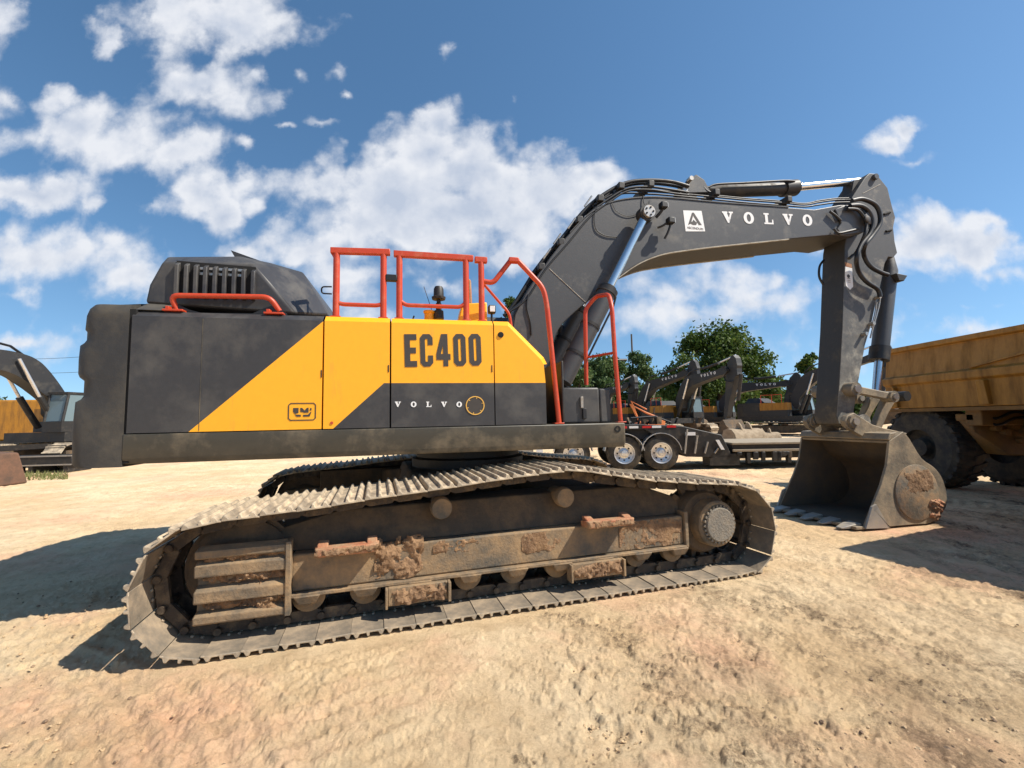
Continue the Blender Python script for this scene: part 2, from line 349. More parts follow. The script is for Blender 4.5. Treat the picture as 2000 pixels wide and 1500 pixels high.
def ground():
    ang = np.concatenate([np.linspace(-66, 66, 860), np.linspace(68, 292, 80)])      # degrees off +Y
    rad = np.concatenate([[.4, .9, 1.4], np.geomspace(1.75, 60, 640), np.geomspace(66, 1500, 26)])
    A, Rr = np.meshgrid(np.radians(ang), rad); X = np.sin(A)*Rr; Y = np.cos(A)*Rr
    fade = np.clip(1 - (Rr-25)/60, 0, 1)
    Z = fbm(X*.25, Y*.25, 3)*.07*fade
    near = np.clip(1 - (Rr-7)/22, .12, 1)
    # crumbly clods: broad ridged noise and fine grain
    mask = np.clip(fbm(X*.5+40, Y*.5, 3)*1.7+.55, .08, 1)
    rg = 1 - np.abs(fbm(X*3.0, Y*3.0, 4, .55))*3.0
    cr = 1-np.abs(fbm(X*4.2+fbm(X*2,Y*2,2)*1.5, Y*4.2, 4, .6))*5; Z += np.clip(cr, -.5, 1)*.009*mask*near; Z += np.where(fbm(X*13+5, Y*13, 3, .6) > .30, .009, 0)*near*mask
    Z += fbm(X*11, Y*11, 4, .68)*.017*mask*near
    Z += fbm(X*30, Y*30, 3, .65)*.0085*near*(.4+mask)
    cm_ = np.exp(-((X-.75)**2+(Y-2.75)**2)/1.6); l2 = np.clip(fbm(X*10+7, Y*10+3, 4, .65)-.08, 0, .5); Z += cm_*np.sqrt(l2)*.034; l3 = np.clip(fbm(X*19+70, Y*19+30, 3, .6)-.22, 0, .5); Z += np.sqrt(l3)*.010*mask*near
    lump = np.clip(fbm(X*6.5+90, Y*6.5+20, 3, .5)-.36, 0, 1); Z += lump*.06*mask*near
    pit = np.clip(fbm(X*5+190, Y*5+120, 3, .5)-.33, 0, 1); Z -= pit*.10*near
    # wheel and crawler imprints: parallel fine ribs along sweeping arcs
    def ribs(cx, cy, r0, w, freq, amp, cross=0):
        nonlocal Z
        d = np.hypot(X-cx, Y-cy) - r0; th = np.arctan2(Y-cy, X-cx)
        band = np.exp(-(d/w)**4)
        pat = np.sin(th*r0*freq) if cross else np.sin(d*freq)
        Z += band*(pat*amp - amp*.6)*np.clip(fbm(X*.8, Y*.8, 2)*2+.7, 0, 1)
    ribs(-9, -2, 9.3, .33, 42, .008, 1)
    ribs(-4.6, -.5, 4.1, .4, 44, .008, 0); ribs(-3.4, .2, 2.2, .3, 40, .008, 0)
    ribs(-14, 32, 24.5, .55, 36, .018, 0); ribs(-16, 34, 23.0, .5, 36, .016, 0); ribs(-4, 40, 29, .5, 30, .018, 0)
    ribs(14, -4, 11.5, .3, 30, .018, 1); ribs(14, -4, 9.6, .28, 60, .012, 0); ribs(10, -6, 10.4, .26, 34, .016, 1); ribs(22, -3, 18.6, .3, 30, .016, 1)
    ribs(3, 34, 22, .5, 34, .014, 0); ribs(20, 20, 17, .45, 34, .014, 1)
    # level under the crawlers and bucket
    c, s = math.cos(T.a), math.sin(T.a); lx = (X+.6)*c+(Y-5.8)*s; ly = -(X+.6)*s+(Y-5.8)*c
    k = np.clip(1-(np.maximum(np.abs(lx)-2.5, np.abs(np.abs(ly)-1.6)-.5))/.25, 0, 1)*(1)
    Z = Z*(1-k) + (-.006)*k
    c, s = math.cos(U.a), math.sin(U.a); bx = (X+.6)*c+(Y-5.8)*s; by = -(X+.6)*s+(Y-5.8)*c
    k = np.clip(1-np.maximum(np.abs(bx-5.85)-.75, np.abs(by)-.8)/.3, 0, 1); Z = Z*(1-k) + (-.012)*k
    SF = np.zeros_like(X); nr_ = Rr < 9; SF[nr_] = soil_field(X[nr_], Y[nr_])
    brk = np.clip(fbm(X*9+31, Y*9+11, 5, .8)*1.6+.42, 0, 1); SF = SF*brk
    Z += SF*(.03*np.clip(fbm(X*20, Y*20, 3, .7), 0, 1))
    n0, n1 = X.shape
    V = np.stack([X, Y, Z], -1).reshape(-1, 3)
    i = np.arange(n0-1)[:, None]*n1 + np.arange(n1)[None]; j = np.arange(n0-1)[:, None]*n1 + (np.arange(n1)[None]+1) % n1
    Fq = np.stack([i, i+n1, j+n1, j], -1).reshape(-1, 4)
    V = np.vstack([V, [[0, 0, 0]]]); cidx = len(V)-1
    tri = np.stack([np.arange(n1), (np.arange(n1)+1) % n1, np.full(n1, cidx)], -1)
    me = bpy.data.meshes.new('ground'); me.vertices.add(len(V)); me.vertices.foreach_set('co', V.ravel())
    me.loops.add(Fq.size+tri.size); me.loops.foreach_set('vertex_index', np.concatenate([Fq.ravel(), tri.ravel()]))
    me.polygons.add(len(Fq)+len(tri)); me.polygons.foreach_set('loop_start', np.concatenate([np.arange(len(Fq))*4, Fq.size+np.arange(len(tri))*3]))
    me.update(calc_edges=True); me.polygons.foreach_set('use_smooth', [True]*len(me.polygons)); me.update()
    if me.polygons[1000].normal.z < 0: me.flip_normals()
    at_ = me.attributes.new('soil', 'FLOAT', 'POINT'); at_.data.foreach_set('value', np.append(SF.ravel(), 0).astype(np.float32))
    m = bpy.data.materials.new('sandy_ground'); m.use_nodes = True; nt = m.node_tree; N = nt.nodes; L = nt.links; b = N['Principled BSDF']
    b.inputs['Roughness'].default_value = .95; b.inputs['Specular IOR Level'].default_value = .15
    tc = N.new('ShaderNodeTexCoord')
    def mp(sc, rot=0):
        n = N.new('ShaderNodeMapping'); n.inputs['Scale'].default_value = sc; n.inputs['Rotation'].default_value = (0, 0, rot); L.new(tc.outputs['Object'], n.inputs[0]); return n.outputs[0]
    def noise(v, s, d=6, r=.6):
        n = N.new('ShaderNodeTexNoise'); n.inputs['Scale'].default_value = s; n.inputs['Detail'].default_value = d; n.inputs['Roughness'].default_value = r; L.new(v, n.inputs['Vector']); return n.outputs[0]
    def mr(x, a, c, lo=0., hi=1.):
        n = N.new('ShaderNodeMapRange'); L.new(x, n.inputs[0]); n.inputs[1].default_value = a; n.inputs[2].default_value = c; n.inputs[3].default_value = lo; n.inputs[4].default_value = hi; return n.outputs[0]
    def mix(f, a, c, bt='MIX'):
        n = N.new('ShaderNodeMix'); n.data_type = 'RGBA'; n.blend_type = bt; L.new(f, n.inputs[0])
        for i, x in ((6, a), (7, c)):
            if isinstance(x, tuple): n.inputs[i].default_value = (*x, 1)
            else: L.new(x, n.inputs[i])
        return n.outputs[2]
    def mul(a, c):
        n = N.new('ShaderNodeMath'); n.operation = 'MULTIPLY'; L.new(a, n.inputs[0]); L.new(c, n.inputs[1]); return n.outputs[0]
    p = mp((1, 1, 1))
    c = mix(mr(noise(p, .55, 6), .38, .62), (.72, .515, .295), (.83, .645, .41))
    c = mix(mr(noise(mp((1, 1, 1), .3), .42, 5, .65), .50, .68), c, (.80, .47, .30))           # pinkish clay patches
    c = mix(mr(noise(p, 2.6, 8, .7), .45, .75, 0, .6), c, (.40, .27, .15))
    sx = N.new('ShaderNodeSeparateXYZ'); L.new(tc.outputs['Object'], sx.inputs[0])
    # damp dark streaks of spilt soil on the right of the yard
    ds = mul(mr(noise(mp((1.0, .42, 1), .75), 1.5, 9, .74), .50, .60), mul(mr(sx.outputs[0], .1, 1.2), mr(noise(mp((.7, .25, 1), .85), .8, 4), .44, .6)))
    ds2 = mul(mr(noise(mp((1.3, .35, 1), .9), 2.4, 10, .78), .46, .56), mr(sx.outputs[0], -.3, 1.2)); c = mix(mul(ds2, mr(noise(p, 30, 5, .8), .44, .62, 0, .55)), c, (.27, .19, .12))
    c = mix(mul(ds, mr(noise(p, 22, 6, .75), .32, .50)), c, (.10, .068, .045))
    c = mix(mr(noise(p, 60, 4, .8), .62, .76, 0, .55), c, (.24, .17, .11))                       # grit
    c = mix(mr(noise(p, 38, 4, .8), .64, .76, 0, .5), c, (.66, .55, .40))
    sa = N.new('ShaderNodeAttribute'); sa.attribute_name = 'soil'; c = mix(mul(mr(sa.outputs['Fac'], .02, .75, 0, .85), mr(noise(p, 34, 8, .85), .40, .60)), c, (.15, .10, .062))
    c = mix(mr(noise(p, 130, 3, .9), .60, .72, 0, .45), c, (.30, .20, .11)); c = mix(mr(noise(mp((1,1,1), .5), 5.5, 8, .8), .54, .62, 0, .35), c, (.44, .29, .16))
    L.new(c, b.inputs['Base Color'])
    bm_ = N.new('ShaderNodeBump'); bm_.inputs['Strength'].default_value = 1.0; bm_.inputs['Distance'].default_value = .04
    L.new(noise(p, 18, 10, .78), bm_.inputs['Height']); b2_ = N.new('ShaderNodeBump'); b2_.inputs['Strength'].default_value = .6; b2_.inputs['Distance'].default_value = .01; L.new(noise(p, 95, 6, .8), b2_.inputs['Height']); L.new(bm_.outputs[0], b2_.inputs['Normal']); L.new(b2_.outputs[0], b.inputs['Normal'])
    me.materials.append(m); o = bpy.data.objects.new('ground', me); COL.objects.link(o); tag(o, kind='structure')
ground()

# soil clods (uncountable)
def lump_mesh(mb, c, r, squash=.6, seg=7, seed=None):
    rr = random.Random(seed if seed is not None else random.random()); vs = []; rows = 5
    for i in range(rows+1):
        ph = PI*i/rows
        for k in range(seg):
            q = 2*PI*k/seg; f = r*(.75+.5*rr.random())
            vs.append((c[0]+f*math.sin(ph)*math.cos(q), c[1]+f*math.sin(ph)*math.sin(q), c[2]+f*squash*math.cos(ph)))
    fs = [(i*seg+k, i*seg+(k+1) % seg, (i+1)*seg+(k+1) % seg, (i+1)*seg+k) for i in range(rows) for k in range(seg)]
    mb.add(vs, fs)
mb = MB()
for k in range(500):
    px = random.uniform(-50, 2050); py = 1130 + 420*random.random()**1.3
    if k % 3 == 0: px = random.gauss(1450, 260); py = random.uniform(1150, 1500)
    x, y = gnd(px, py); lx = (x+.6)*math.cos(T.a)+(y-5.8)*math.sin(T.a); ly = -(x+.6)*math.sin(T.a)+(y-5.8)*math.cos(T.a)
    if abs(lx) < 2.9 and ly > -2.2: continue
    lump_mesh(mb, (x, y, .002), random.choice([.004, .005, .007, .010])*random.uniform(.7, 1.4), .7)
mb2 = MB()
for k in range(2600):
    if k % 2: px = random.gauss(1150, 260); py = random.uniform(1180, 1520)
    else: px = random.uniform(-50, 2050); py = 1100 + 420*random.random()
    x, y = gnd(px, py); lx = (x+.6)*math.cos(T.a)+(y-5.8)*math.sin(T.a); ly = -(x+.6)*math.sin(T.a)+(y-5.8)*math.cos(T.a)
    if abs(lx) < 2.9 and ly > -2.15: continue
    lump_mesh(mb2, (x, y, -.002), random.choice([.004, .005, .006, .008, .012])*random.uniform(.7, 1.3), .6)
tag(mb2.build('sand_crumbs', 'crumb', smooth=False), 'pale crumbs of dry sand scattered over the foreground', 'sand crumbs', kind='stuff')
for k in range(420):
    pts, w_ = random.choice(SOIL); j = random.randrange(len(pts)-1); t = random.random(); a_, b_ = gnd(*pts[j]), gnd(*pts[j+1])
    x, y = a_[0]*(1-t)+b_[0]*t+random.gauss(0, w_*.8), a_[1]*(1-t)+b_[1]*t+random.gauss(0, w_*.8)
    lump_mesh(mb, (x, y, .004), random.choice([.003, .004, .005, .007, .010])*random.uniform(.7, 1.4), .6)
tag(mb.build('soil_clods', 'clod', smooth=False), 'small clods of brown soil strewn over the sand', 'soil clods', kind='stuff')

def mud_patch(x0, x1, z0, z1, y, out, h=.03, seed=0, fs=9., cover=.0, step=.012):
    '''ragged crust of mud on a face at y, growing towards out (+-1)'''
    nx = max(6, int((x1-x0)/step)); nz = max(5, int((z1-z0)/step)); xs = np.linspace(x0, x1, nx); zs = np.linspace(z0, z1, nz); X, Z = np.meshgrid(xs, zs)
    u_ = np.abs((X-x0)/(x1-x0)*2-1); v_ = np.abs((Z-z0)/(z1-z0)*2-1); rd = (u_**3+v_**3)**(1/3); edge = 1.05-rd**2+fbm(X*fs*1.6+seed*3, Z*fs*1.6+7, 4, .6)*1.1
    H = fbm(X*fs+seed*13.7, Z*fs+seed*5.1, 3)*1.1 + fbm(X*fs*5+seed, Z*fs*5, 3, .65)*.55 + cover
    H = np.minimum(edge*1.6, .45+H)*h; H = np.where(H < 0, -.012, H)
    mb_ = MB(); mb_.v = [(float(a), y+out*float(c_), float(b)) for a, b, c_ in zip(X.ravel(), Z.ravel(), H.ravel())]
    for i_ in range(nz-1):
        for k_ in range(nx-1):
            q_ = (i_*nx+k_, i_*nx+k_+1, (i_+1)*nx+k_+1, (i_+1)*nx+k_)
            if max(H.flat[t_] for t_ in q_) > 0: mb_.f.append(list(q_)); mb_.m.append(0)
    return mb_
# ------------------------------------------------------------------ lettering
def ringpts(w, h, cut, n=0):
    return [(cut, 0), (w-cut, 0), (w, cut), (w, h-cut), (w-cut, h), (cut, h), (0, h-cut), (0, cut)]
def ell(cx, cy, rx, ry, n=20): return [(cx+rx*math.cos(2*PI*k/n), cy+ry*math.sin(2*PI*k/n)) for k in range(n)]
def ring_polys(a, b): n = len(a); return [[a[i], a[(i+1) % n], b[(i+1) % n], b[i]] for i in range(n)]
def glyph(ch):        # list of convex polygons, height 1, returns (polys, width)
    if ch == 'E': return [[(0,0),(.2,0),(.2,1),(0,1)], [(.2,.82),(.44,.82),(.44,1),(.2,1)], [(.2,.41),(.41,.41),(.41,.59),(.2,.59)], [(.2,0),(.44,0),(.44,.18),(.2,.18)]], .44
    if ch in '0C':
        o = ringpts(.46, 1, .11); i = [(x*.0+y_[0], y_[1]) for x, y_ in zip([0]*8, [(.19,.15),(.27,.15),(.28,.2),(.28,.8),(.27,.85),(.19,.85),(.18,.8),(.18,.2)])]
        pl = ring_polys(o, i)
        if ch == 'C':
            pl = [p for k, p in enumerate(pl) if k != 2]
            pl += [[(.28,.2),(.46,.11),(.46,.34),(.28,.34)], [(.28,.66),(.46,.66),(.46,.89),(.28,.8)]]
        return pl, .46
    if ch == '4': return [[(.25,0),(.43,0),(.43,1),(.25,1)], [(0,.2),(.25,.2),(.25,.38),(0,.38)], [(.43,.2),(.52,.2),(.52,.38),(.43,.38)], [(0,.38),(.17,.38),(.25,.66),(.25,1),(.2,1)]], .52
    if ch == 'V': return [[(0,.86),(.52,.86),(.52,1),(0,1)], [(.66,.86),(1.08,.86),(1.08,1),(.66,1)], [(.08,.86),(.46,.86),(.72,.22),(.62,0),(.48,0)], [(.78,.86),(.96,.86),(.62,0),(.60,.34)]], 1.08
    if ch == 'O': return ring_polys(ell(.5,.5,.52,.53), ell(.5,.5,.21,.34)), 1.0
    if ch == 'L': return [[(0,.86),(.54,.86),(.54,1),(0,1)], [(.13,.12),(.41,.12),(.41,.86),(.13,.86)], [(0,0),(.95,0),(.95,.14),(0,.14)], [(.80,.14),(.95,.14),(.95,.42),(.84,.42)]], .95
def lettering(name, text, p0, p1, h, y, material, parent, gapf=None, th=.004):
    """letters from baseline point p0 to p1 (xz), height h, on plane y"""
    g = [glyph(c) for c in text]; L0 = math.dist(p0, p1); ws = [w for _, w in g]
    sx = 1.0; gap = (L0/h - sum(ws)) / (len(g)-1)
    if gapf is not None: gap = gapf; sx = (L0/h - gap*(len(g)-1))/sum(ws)
    dx, dz = (p1[0]-p0[0])/L0, (p1[1]-p0[1])/L0; mb = MB(); cur = 0
    for pl, w in g:
        for p in pl:
            mb.prism([(p0[0]+(cur+a*sx)*h*dx - b*h*dz, p0[1]+(cur+a*sx)*h*dz + b*h*dx) for a, b in p], y-th, y-.0005)
        cur += w*sx + gap
    return mb.build(name, material, parent)
def small_text(name, body, size, loc, y, material, parent, rot=0):
    cu = bpy.data.curves.new(name, 'FONT'); cu.body = body; cu.size = size; cu.align_x = 'CENTER'; cu.extrude = .001
    to = bpy.data.objects.new('tmp', cu); COL.objects.link(to); bpy.context.view_layer.update()
    me = bpy.data.meshes.new_from_object(to); bpy.data.objects.remove(to)
    me.transform(Matrix.Translation((loc[0], y, loc[1])) @ Matrix.Rotation(rot, 4, 'Y') @ Matrix.Rotation(PI/2, 4, 'X')); me.materials.clear(); me.materials.append(M[material])
    o = bpy.data.objects.new(name, me); COL.objects.link(o); o.parent = parent; return o

# ------------------------------------------------------------------ main excavator
EX = empty('excavator', (-.6, 5.8, 0), U.a)
tag(EX, 'large yellow and charcoal crawler excavator with orange-red handrails filling the middle of the yard', 'excavator')
YN = -1.5
ZD0, ZD1, ZH = 1.33, 1.585, 2.655
# deck skirt
mb = MB(); prof = [(YN, ZD1), (YN, ZD0+.05), (YN+.03, ZD0), (YN+.35, ZD0), (YN+.35, ZD1)]
x0, x1 = U.at(238, 850, YN)[0], U.at(1221, 830, YN)[0]
vs = [(x0, y, z) for y, z in prof] + [(x1, y, z) for y, z in prof]; n = len(prof)
mb.add(vs, [list(range(n)), list(range(2*n-1, n-1, -1))] + [(i, (i+1) % n, (i+1) % n+n, i+n) for i in range(n)])
deck = mb.build('side_deck', 'deck', EX, bevel=.012)
mb = MB(); mb.box(x0, x1-.02, YN+.352, 1.5, ZD0+.02, ZD1-.01); mb.build('main_frame', 'blackm', EX, bevel=.01)
mb = MB(); a = U.at(1206, 838, YN); mb.lathe([(.035,.0),(.035,-.006),(.018,-.006),(.018,0)], (a[0], YN, a[1]), seg=20); mb.build('lifting_hole', 'gap', deck)
# counterweight: rounded tail, stepped cast profile
def counterweight():
    steps = [(1.31,.02),(1.34,-.015),(1.62,-.03),(1.86,-.02),(1.885,.02),(1.91,.035),(2.04,.035),(2.07,.0),(2.10,-.012),(2.22,-.015),(2.34,-.01),(2.365,.02),(2.39,.035),(2.46,.035),(2.48,.02),(2.60,.025),(2.66,.045),(2.70,.06),(2.73,.12),(2.742,.3)]
    def plan(off, inset):
        pts = [(-3.075, -1.495+inset)]
        xc = -3.465+off
        # side to tail with rounded corner, bulged back
        for k in range(0, 9):
            q = PI/2*k/8; pts.append((xc+.13 - .13*math.sin(q) - (.0), -1.495+inset+.13*(1-math.cos(q))))
        for k in range(1, 12):
            t = k/12; y = -1.365+2.73*t; pts.append((xc - .17*math.sin(PI*t), y))
        for k in range(0, 9):
            q = PI/2*k/8; pts.append((xc+.13-.13*math.cos(q), 1.365-inset+.13*math.sin(q)))
        pts.append((-3.075, 1.495-inset)); return pts
    mb = MB(); rows = [];
    for z, off in steps:
        rows.append([(x, y, z) for x, y in plan(off, .0 if z < 2.70 else (.03 if z < 2.73 else .15))])
    n = len(rows[0]); vs = [v for r in rows for v in r]; fs = []
    for i in range(len(rows)-1):
        for k in range(n): fs.append((i*n+k, i*n+(k+1) % n, (i+1)*n+(k+1) % n, (i+1)*n+k))
    fs += [list(range(n)), list(range((len(rows)-1)*n, len(rows)*n))]
    mb.add(vs, fs); return mb.build('counterweight', 'cw', EX, smooth=True)
counterweight()
mb = MB(); mb.box(-3.078, -3.03, YN+.012, 1.49, 1.34, 2.66); mb.build('tail_gap_seal', 'gap', EX)
# hood panels (paint split by the diagonals)
def panel(name, polys, parent=EX, y0=YN, th=.05):
    mb = MB()
    allp = [p for _, p in polys]
    for mi, pl in polys:
        n = len(pl); mb.add([(x, y0, z) for x, z in pl], [list(range(n))], mi)
    return mb
def P(px, py): return U.at(px, py, YN)
zt = ZH - .055       # chamfer starts here
xa = P(250, 700)[0]+.015; xb = P(632, 700)[0]; xc_ = P(763.5, 700)[0]; xd = P(965.5, 700)[0]; xe = P(1066, 760)[0]
G = .011; zb = ZD1 + .006
zsplit = P(900, 748)[1]
d0 = P(370, 842); d1 = P(633, 626); e0 = P(652, 836); e1 = P(748, 750)
def solid_panel(name, outline, polys, y1=-1.44, chamfer=None, ytop=-1.42):
    """face polygons on y=YN, side walls to y1; chamfer=(x0,x1): add sloped top band"""
    mb = MB()
    for mi, pl in polys: mb.add([(x, YN, z) for x, z in pl], [list(range(len(pl)))], mi)
    n = len(outline)
    for i in range(n):
        (ax, az), (bx, bz), mi = outline[i][:2], outline[(i+1) % n][:2], outline[i][2]
        mb.add([(ax, YN, az), (bx, YN, bz), (bx, y1, bz), (ax, y1, az)], [(0, 1, 2, 3)], mi)
    return mb
# rear door
xs = d1[0]; slope = (d1[1]-d0[1])/(d1[0]-d0[0]); xz = d0[0] + (zb-d0[1])/slope; zr = d0[1] + slope*(xb-G-d0[0])
zr = min(zr, zt); xr = d0[0]+(zt-d0[1])/slope
xr = min(xr, xb-G)
mb = solid_panel('rear', [(xa, zb, 0), (xz, zb, 1), (xb-G, zb, 1), (xb-G, zr, 0), (xb-G, zt, 0), (xa, zt, 0)][:],
     [(0, [(xa, zb), (xz, zb), (xb-G, zr), (xb-G, zt), (xa, zt)]), (1, [(xz, zb), (xb-G, zb), (xb-G, zr)])])
mb.add([(xa, YN, zt), (xb-G, YN, zt), (xb-G, YN+.06, ZH), (xa, YN+.06, ZH)], [(0,1,2,3)], 0)
mb.add([(xa, YN+.06, ZH), (xb-G, YN+.06, ZH), (xb-G, YN+.3, ZH+.012), (xa, YN+.3, ZH+.012)], [(0,1,2,3)], 0)
rear = mb.build('rear_door', ['dark', 'yellow'], EX)
# middle door
yx = e0[0]; sl = (e1[1]-e0[1])/(e1[0]-e0[0]); bx0 = e0[0] + (zb-e0[1])/sl; bx1 = e0[0]+(zsplit-e0[1])/sl
x0, x1 = xb+G*.4, xc_-G
mb = solid_panel('mid', [(x0, zb, 1), (bx0, zb, 0), (x1, zb, 0), (x1, zsplit, 1), (x1, zt, 1), (x0, zt, 1)],
     [(1, [(x0, zb), (bx0, zb), (bx1, zsplit), (x1, zsplit), (x1, zt), (x0, zt)]), (0, [(bx0, zb), (x1, zb), (x1, zsplit), (bx1, zsplit)])])
mb.add([(x0, YN, zt), (x1, YN, zt), (x1, YN+.06, ZH), (x0, YN+.06, ZH)], [(0,1,2,3)], 1)
mb.add([(x0, YN+.06, ZH), (x1, YN+.06, ZH), (x1, YN+.9, ZH+.003), (x0, YN+.9, ZH+.003)], [(0,1,2,3)], 1)
mid = mb.build('middle_door', ['dark', 'yellow'], EX)
x0, x1 = xc_+G*.4, xd-G*.7
mb = solid_panel('third', [(x0, zb, 0), (x1, zb, 0), (x1, zsplit, 1), (x1, zt, 1), (x0, zt, 1), (x0, zsplit, 0)],
     [(0, [(x0, zb), (x1, zb), (x1, zsplit), (x0, zsplit)]), (1, [(x0, zsplit), (x1, zsplit), (x1, zt), (x0, zt)])])
mb.add([(x0, YN, zt), (x1, YN, zt), (x1, YN+.06, ZH), (x0, YN+.06, ZH)], [(0,1,2,3)], 1)
mb.add([(x0, YN+.06, ZH), (x1, YN+.06, ZH), (x1, YN+.9, ZH+.003), (x0, YN+.9, ZH+.003)], [(0,1,2,3)], 1)
third = mb.build('pump_door', ['dark', 'yellow'], EX)
x0 = xd+G*.3; c1 = P(992, 640); c2 = P(1056, 702); xe2 = P(1064, 720)[0]; zc2 = P(1060, 706)[1]
xcut = c1[0]
mb = solid_panel('front', [(x0, zb, 0), (xe, zb, 0), (xe, zsplit, 1), (xe2-.01, zc2-.03, 1), (c2[0], c2[1], 1), (xcut, zt, 1), (x0, zt, 1), (x0, zsplit, 0)],
     [(0, [(x0, zb), (xe, zb), (xe, zsplit), (x0, zsplit)]), (1, [(x0, zsplit), (xe, zsplit), (xe2-.01, zc2-.03), (c2[0], c2[1]), (xcut, zt), (x0, zt)])], y1=-.6)
mb.add([(x0, YN, zt), (xcut, YN, zt), (xcut+.015, YN+.06, ZH), (x0, YN+.06, ZH)], [(0,1,2,3)], 1)
mb.add([(xcut, YN, zt), (c2[0], YN, c2[1]), (c2[0]+.045, YN+.05, c2[1]+.03), (xcut+.015, YN+.06, ZH)], [(0,1,2,3)], 1)
mb.add([(c2[0], YN, c2[1]), (xe2-.01, YN, zc2-.03), (xe2+.04, YN+.05, zc2-.02), (c2[0]+.045, YN+.05, c2[1]+.03)], [(0,1,2,3)], 1)
mb.add([(xcut+.015, YN+.06, ZH), (c2[0]+.045, YN+.05, c2[1]+.03), (c2[0]+.045, -.6, c2[1]+.03), (xcut+.015, -.6, ZH)], [(0,1,2,3)], 1)
mb.add([(x0, YN+.06, ZH), (xcut+.015, YN+.06, ZH), (xcut+.015, -.6, ZH), (x0, -.6, ZH)], [(0,1,2,3)], 1)
front = mb.build('front_door', ['dark', 'yellow'], EX)
a = P(978, 654); mb = MB(); mb.lathe([(.001,-.012),(.026,-.012),(.03,-.006),(.03,0)], (a[0], YN, a[1]), seg=20); mb.build('door_lock', 'gap', front)
# inner hood body closing the gaps
mb = MB(); mb.box(xa, xe-.03, YN+.055, -.62, ZD1-.02, ZH-.5); mb.box(xa, xcut-.03, YN+.058, -.62, ZH-.5, ZH-.03); mb.box(xa, -.9, -.62, 1.46, ZD1-.02, ZH-.04); mb.build('hood_core', 'gap', EX)
mb = MB(); mb.box(xa, xb-G, -1.2, 1.47, ZH-.02, ZH+.008); mb.box(xb, -.3, -.6, 1.47, 2.2, 2.5); mb.build('rear_hood_roof', 'dark', EX, bevel=.01)
# rear top trim by the counterweight
mb = MB(); mb.hull([(-3.06,-1.47,2.66),(-2.75,-1.47,2.66),(-3.06,-1.3,2.76),(-2.78,-1.3,2.75),(-3.06,1.3,2.76),(-2.78,1.3,2.75),(-3.06,1.47,2.66),(-2.75,1.47,2.66)]); mb.build('rear_trim', 'cw', EX, bevel=.012)
# engine hump
def hump():
    y = -1.3
    near = up([(284,592),(291,560),(318,512),(492,515),(576,612)], y)
    top = up([(326,502),(470,501)], -1.12); sil = up([(530,514),(592,532),(640,614)], -.75)
    pts = [(x, y, z) for x, z in near] + [(x, -1.12, z) for x, z in top] + [(x, -.75, z) for x, z in sil]
    pts += [(x, 1.25, z) for x, z in near[:1]+near[4:]] + [(x, 1.0, z) for x, z in top] + [(x, .8, z) for x, z in sil]
    pts = [(a, b, max(c, ZH-.01)) for a, b, c in pts]
    o = MB().hull(pts).build('engine_hood', 'dark', EX, bevel=.02)
    # louvre bay: black plate painting the shade between slats, raised slats following the face
    zl, zh = U.at(420, 586, y)[1], U.at(420, 513, y)[1]
    xs = [U.at(344 + 18.6*k, 545, y)[0] for k in range(9)]
    mb = MB(); mb.prism([(xs[0], zl+.02), (xs[8]+.03, zl+.02), (xs[8]+.03, zh-.025), (xs[0], zh-.0)], y-.004, y+.002); mb.build('louvre_shade', 'gap', o)
    for k in range(9):
        x = xs[k]; mb = MB(); w = .034
        ztop = zh + .012 - k*.004
        mb.add([(x, y-.002, zl), (x+w, y-.002, zl), (x+w, y-.045, zl+.03), (x, y-.045, zl+.03), (x, y+.12, ztop+.06), (x+w, y+.12, ztop+.06), (x+w, y-.045, ztop-.06), (x, y-.045, ztop-.06)],
               [(0,1,2,3), (3,2,6,7), (7,6,5,4), (0,3,7,4), (1,5,6,2), (0,4,5,1)]); mb.build('louvre_slat', 'dark', o, bevel=.006)
    mb = MB()
    for k in range(2, 7):
        x = (xs[k]+.034); 
        for j in range(2): mb.box(x+.004, x+.045, y-.008, y-.0045, zh-.075-.05*j, zh-.052-.05*j)
    mb.build('vent_glint', 'steel', o)
    a = U.at(452, 490, -.8); mb = MB(); mb.hull([(a[0], -.82, a[1]), (a[0]+.04, -.82, a[1]-.07), (a[0]+.38, -.82, a[1]-.13), (a[0]+.38,-.2,a[1]-.13), (a[0], -.2, a[1]), (a[0]+.04, -.2, a[1]-.09)]); mb.build('exhaust_deflector', 'dark', o)
    return o
hump()
# lower trim strip under hump
mb = MB(); q = up([(330,610),(350,596),(372,606),(395,612),(495,613),(515,604),(532,598),(560,612)], -1.38); mb.prism([(a, max(b, ZH+.0)) for a, b in q]+[(q[-1][0], ZH-.01), (q[0][0], ZH-.01)], -1.4, -1.36); mb.build('hood_gasket', 'black', EX)
# grab rail
def pipe(name, pts, r, parent=EX, material='orange', n=5, seg=12, sm=True):
    p = smooth_path(pts, n) if sm else [Vector(x) for x in pts]
    return MB().tube(p, r, seg).build(name, material, parent, smooth=True)
def round_path(pts, r=.06, n=5):
    P_ = [Vector(p) for p in pts]; out = [P_[0]]
    for i in range(1, len(P_)-1):
        a, b, c = P_[i-1], P_[i], P_[i+1]; d1 = (a-b); d2 = (c-b); k = min(r, d1.length*.45, d2.length*.45); s0 = b+d1.normalized()*k; s1 = b+d2.normalized()*k
        for j in range(n+1):
            t = j/n; out.append(s0*(1-t)**2 + b*2*t*(1-t) + s1*t*t)
    out.append(P_[-1]); return out
def upy(pts): return [(U.at(a, b, y)[0], y, U.at(a, b, y)[1]) for a, b, y in pts]
grab = MB().tube(round_path(upy([(347,609,-1.38),(333,577,-1.42),(527,580,-1.42),(546,608,-1.38)]), .07), .024, 14).build('grab_rail', 'orange', EX, smooth=True)
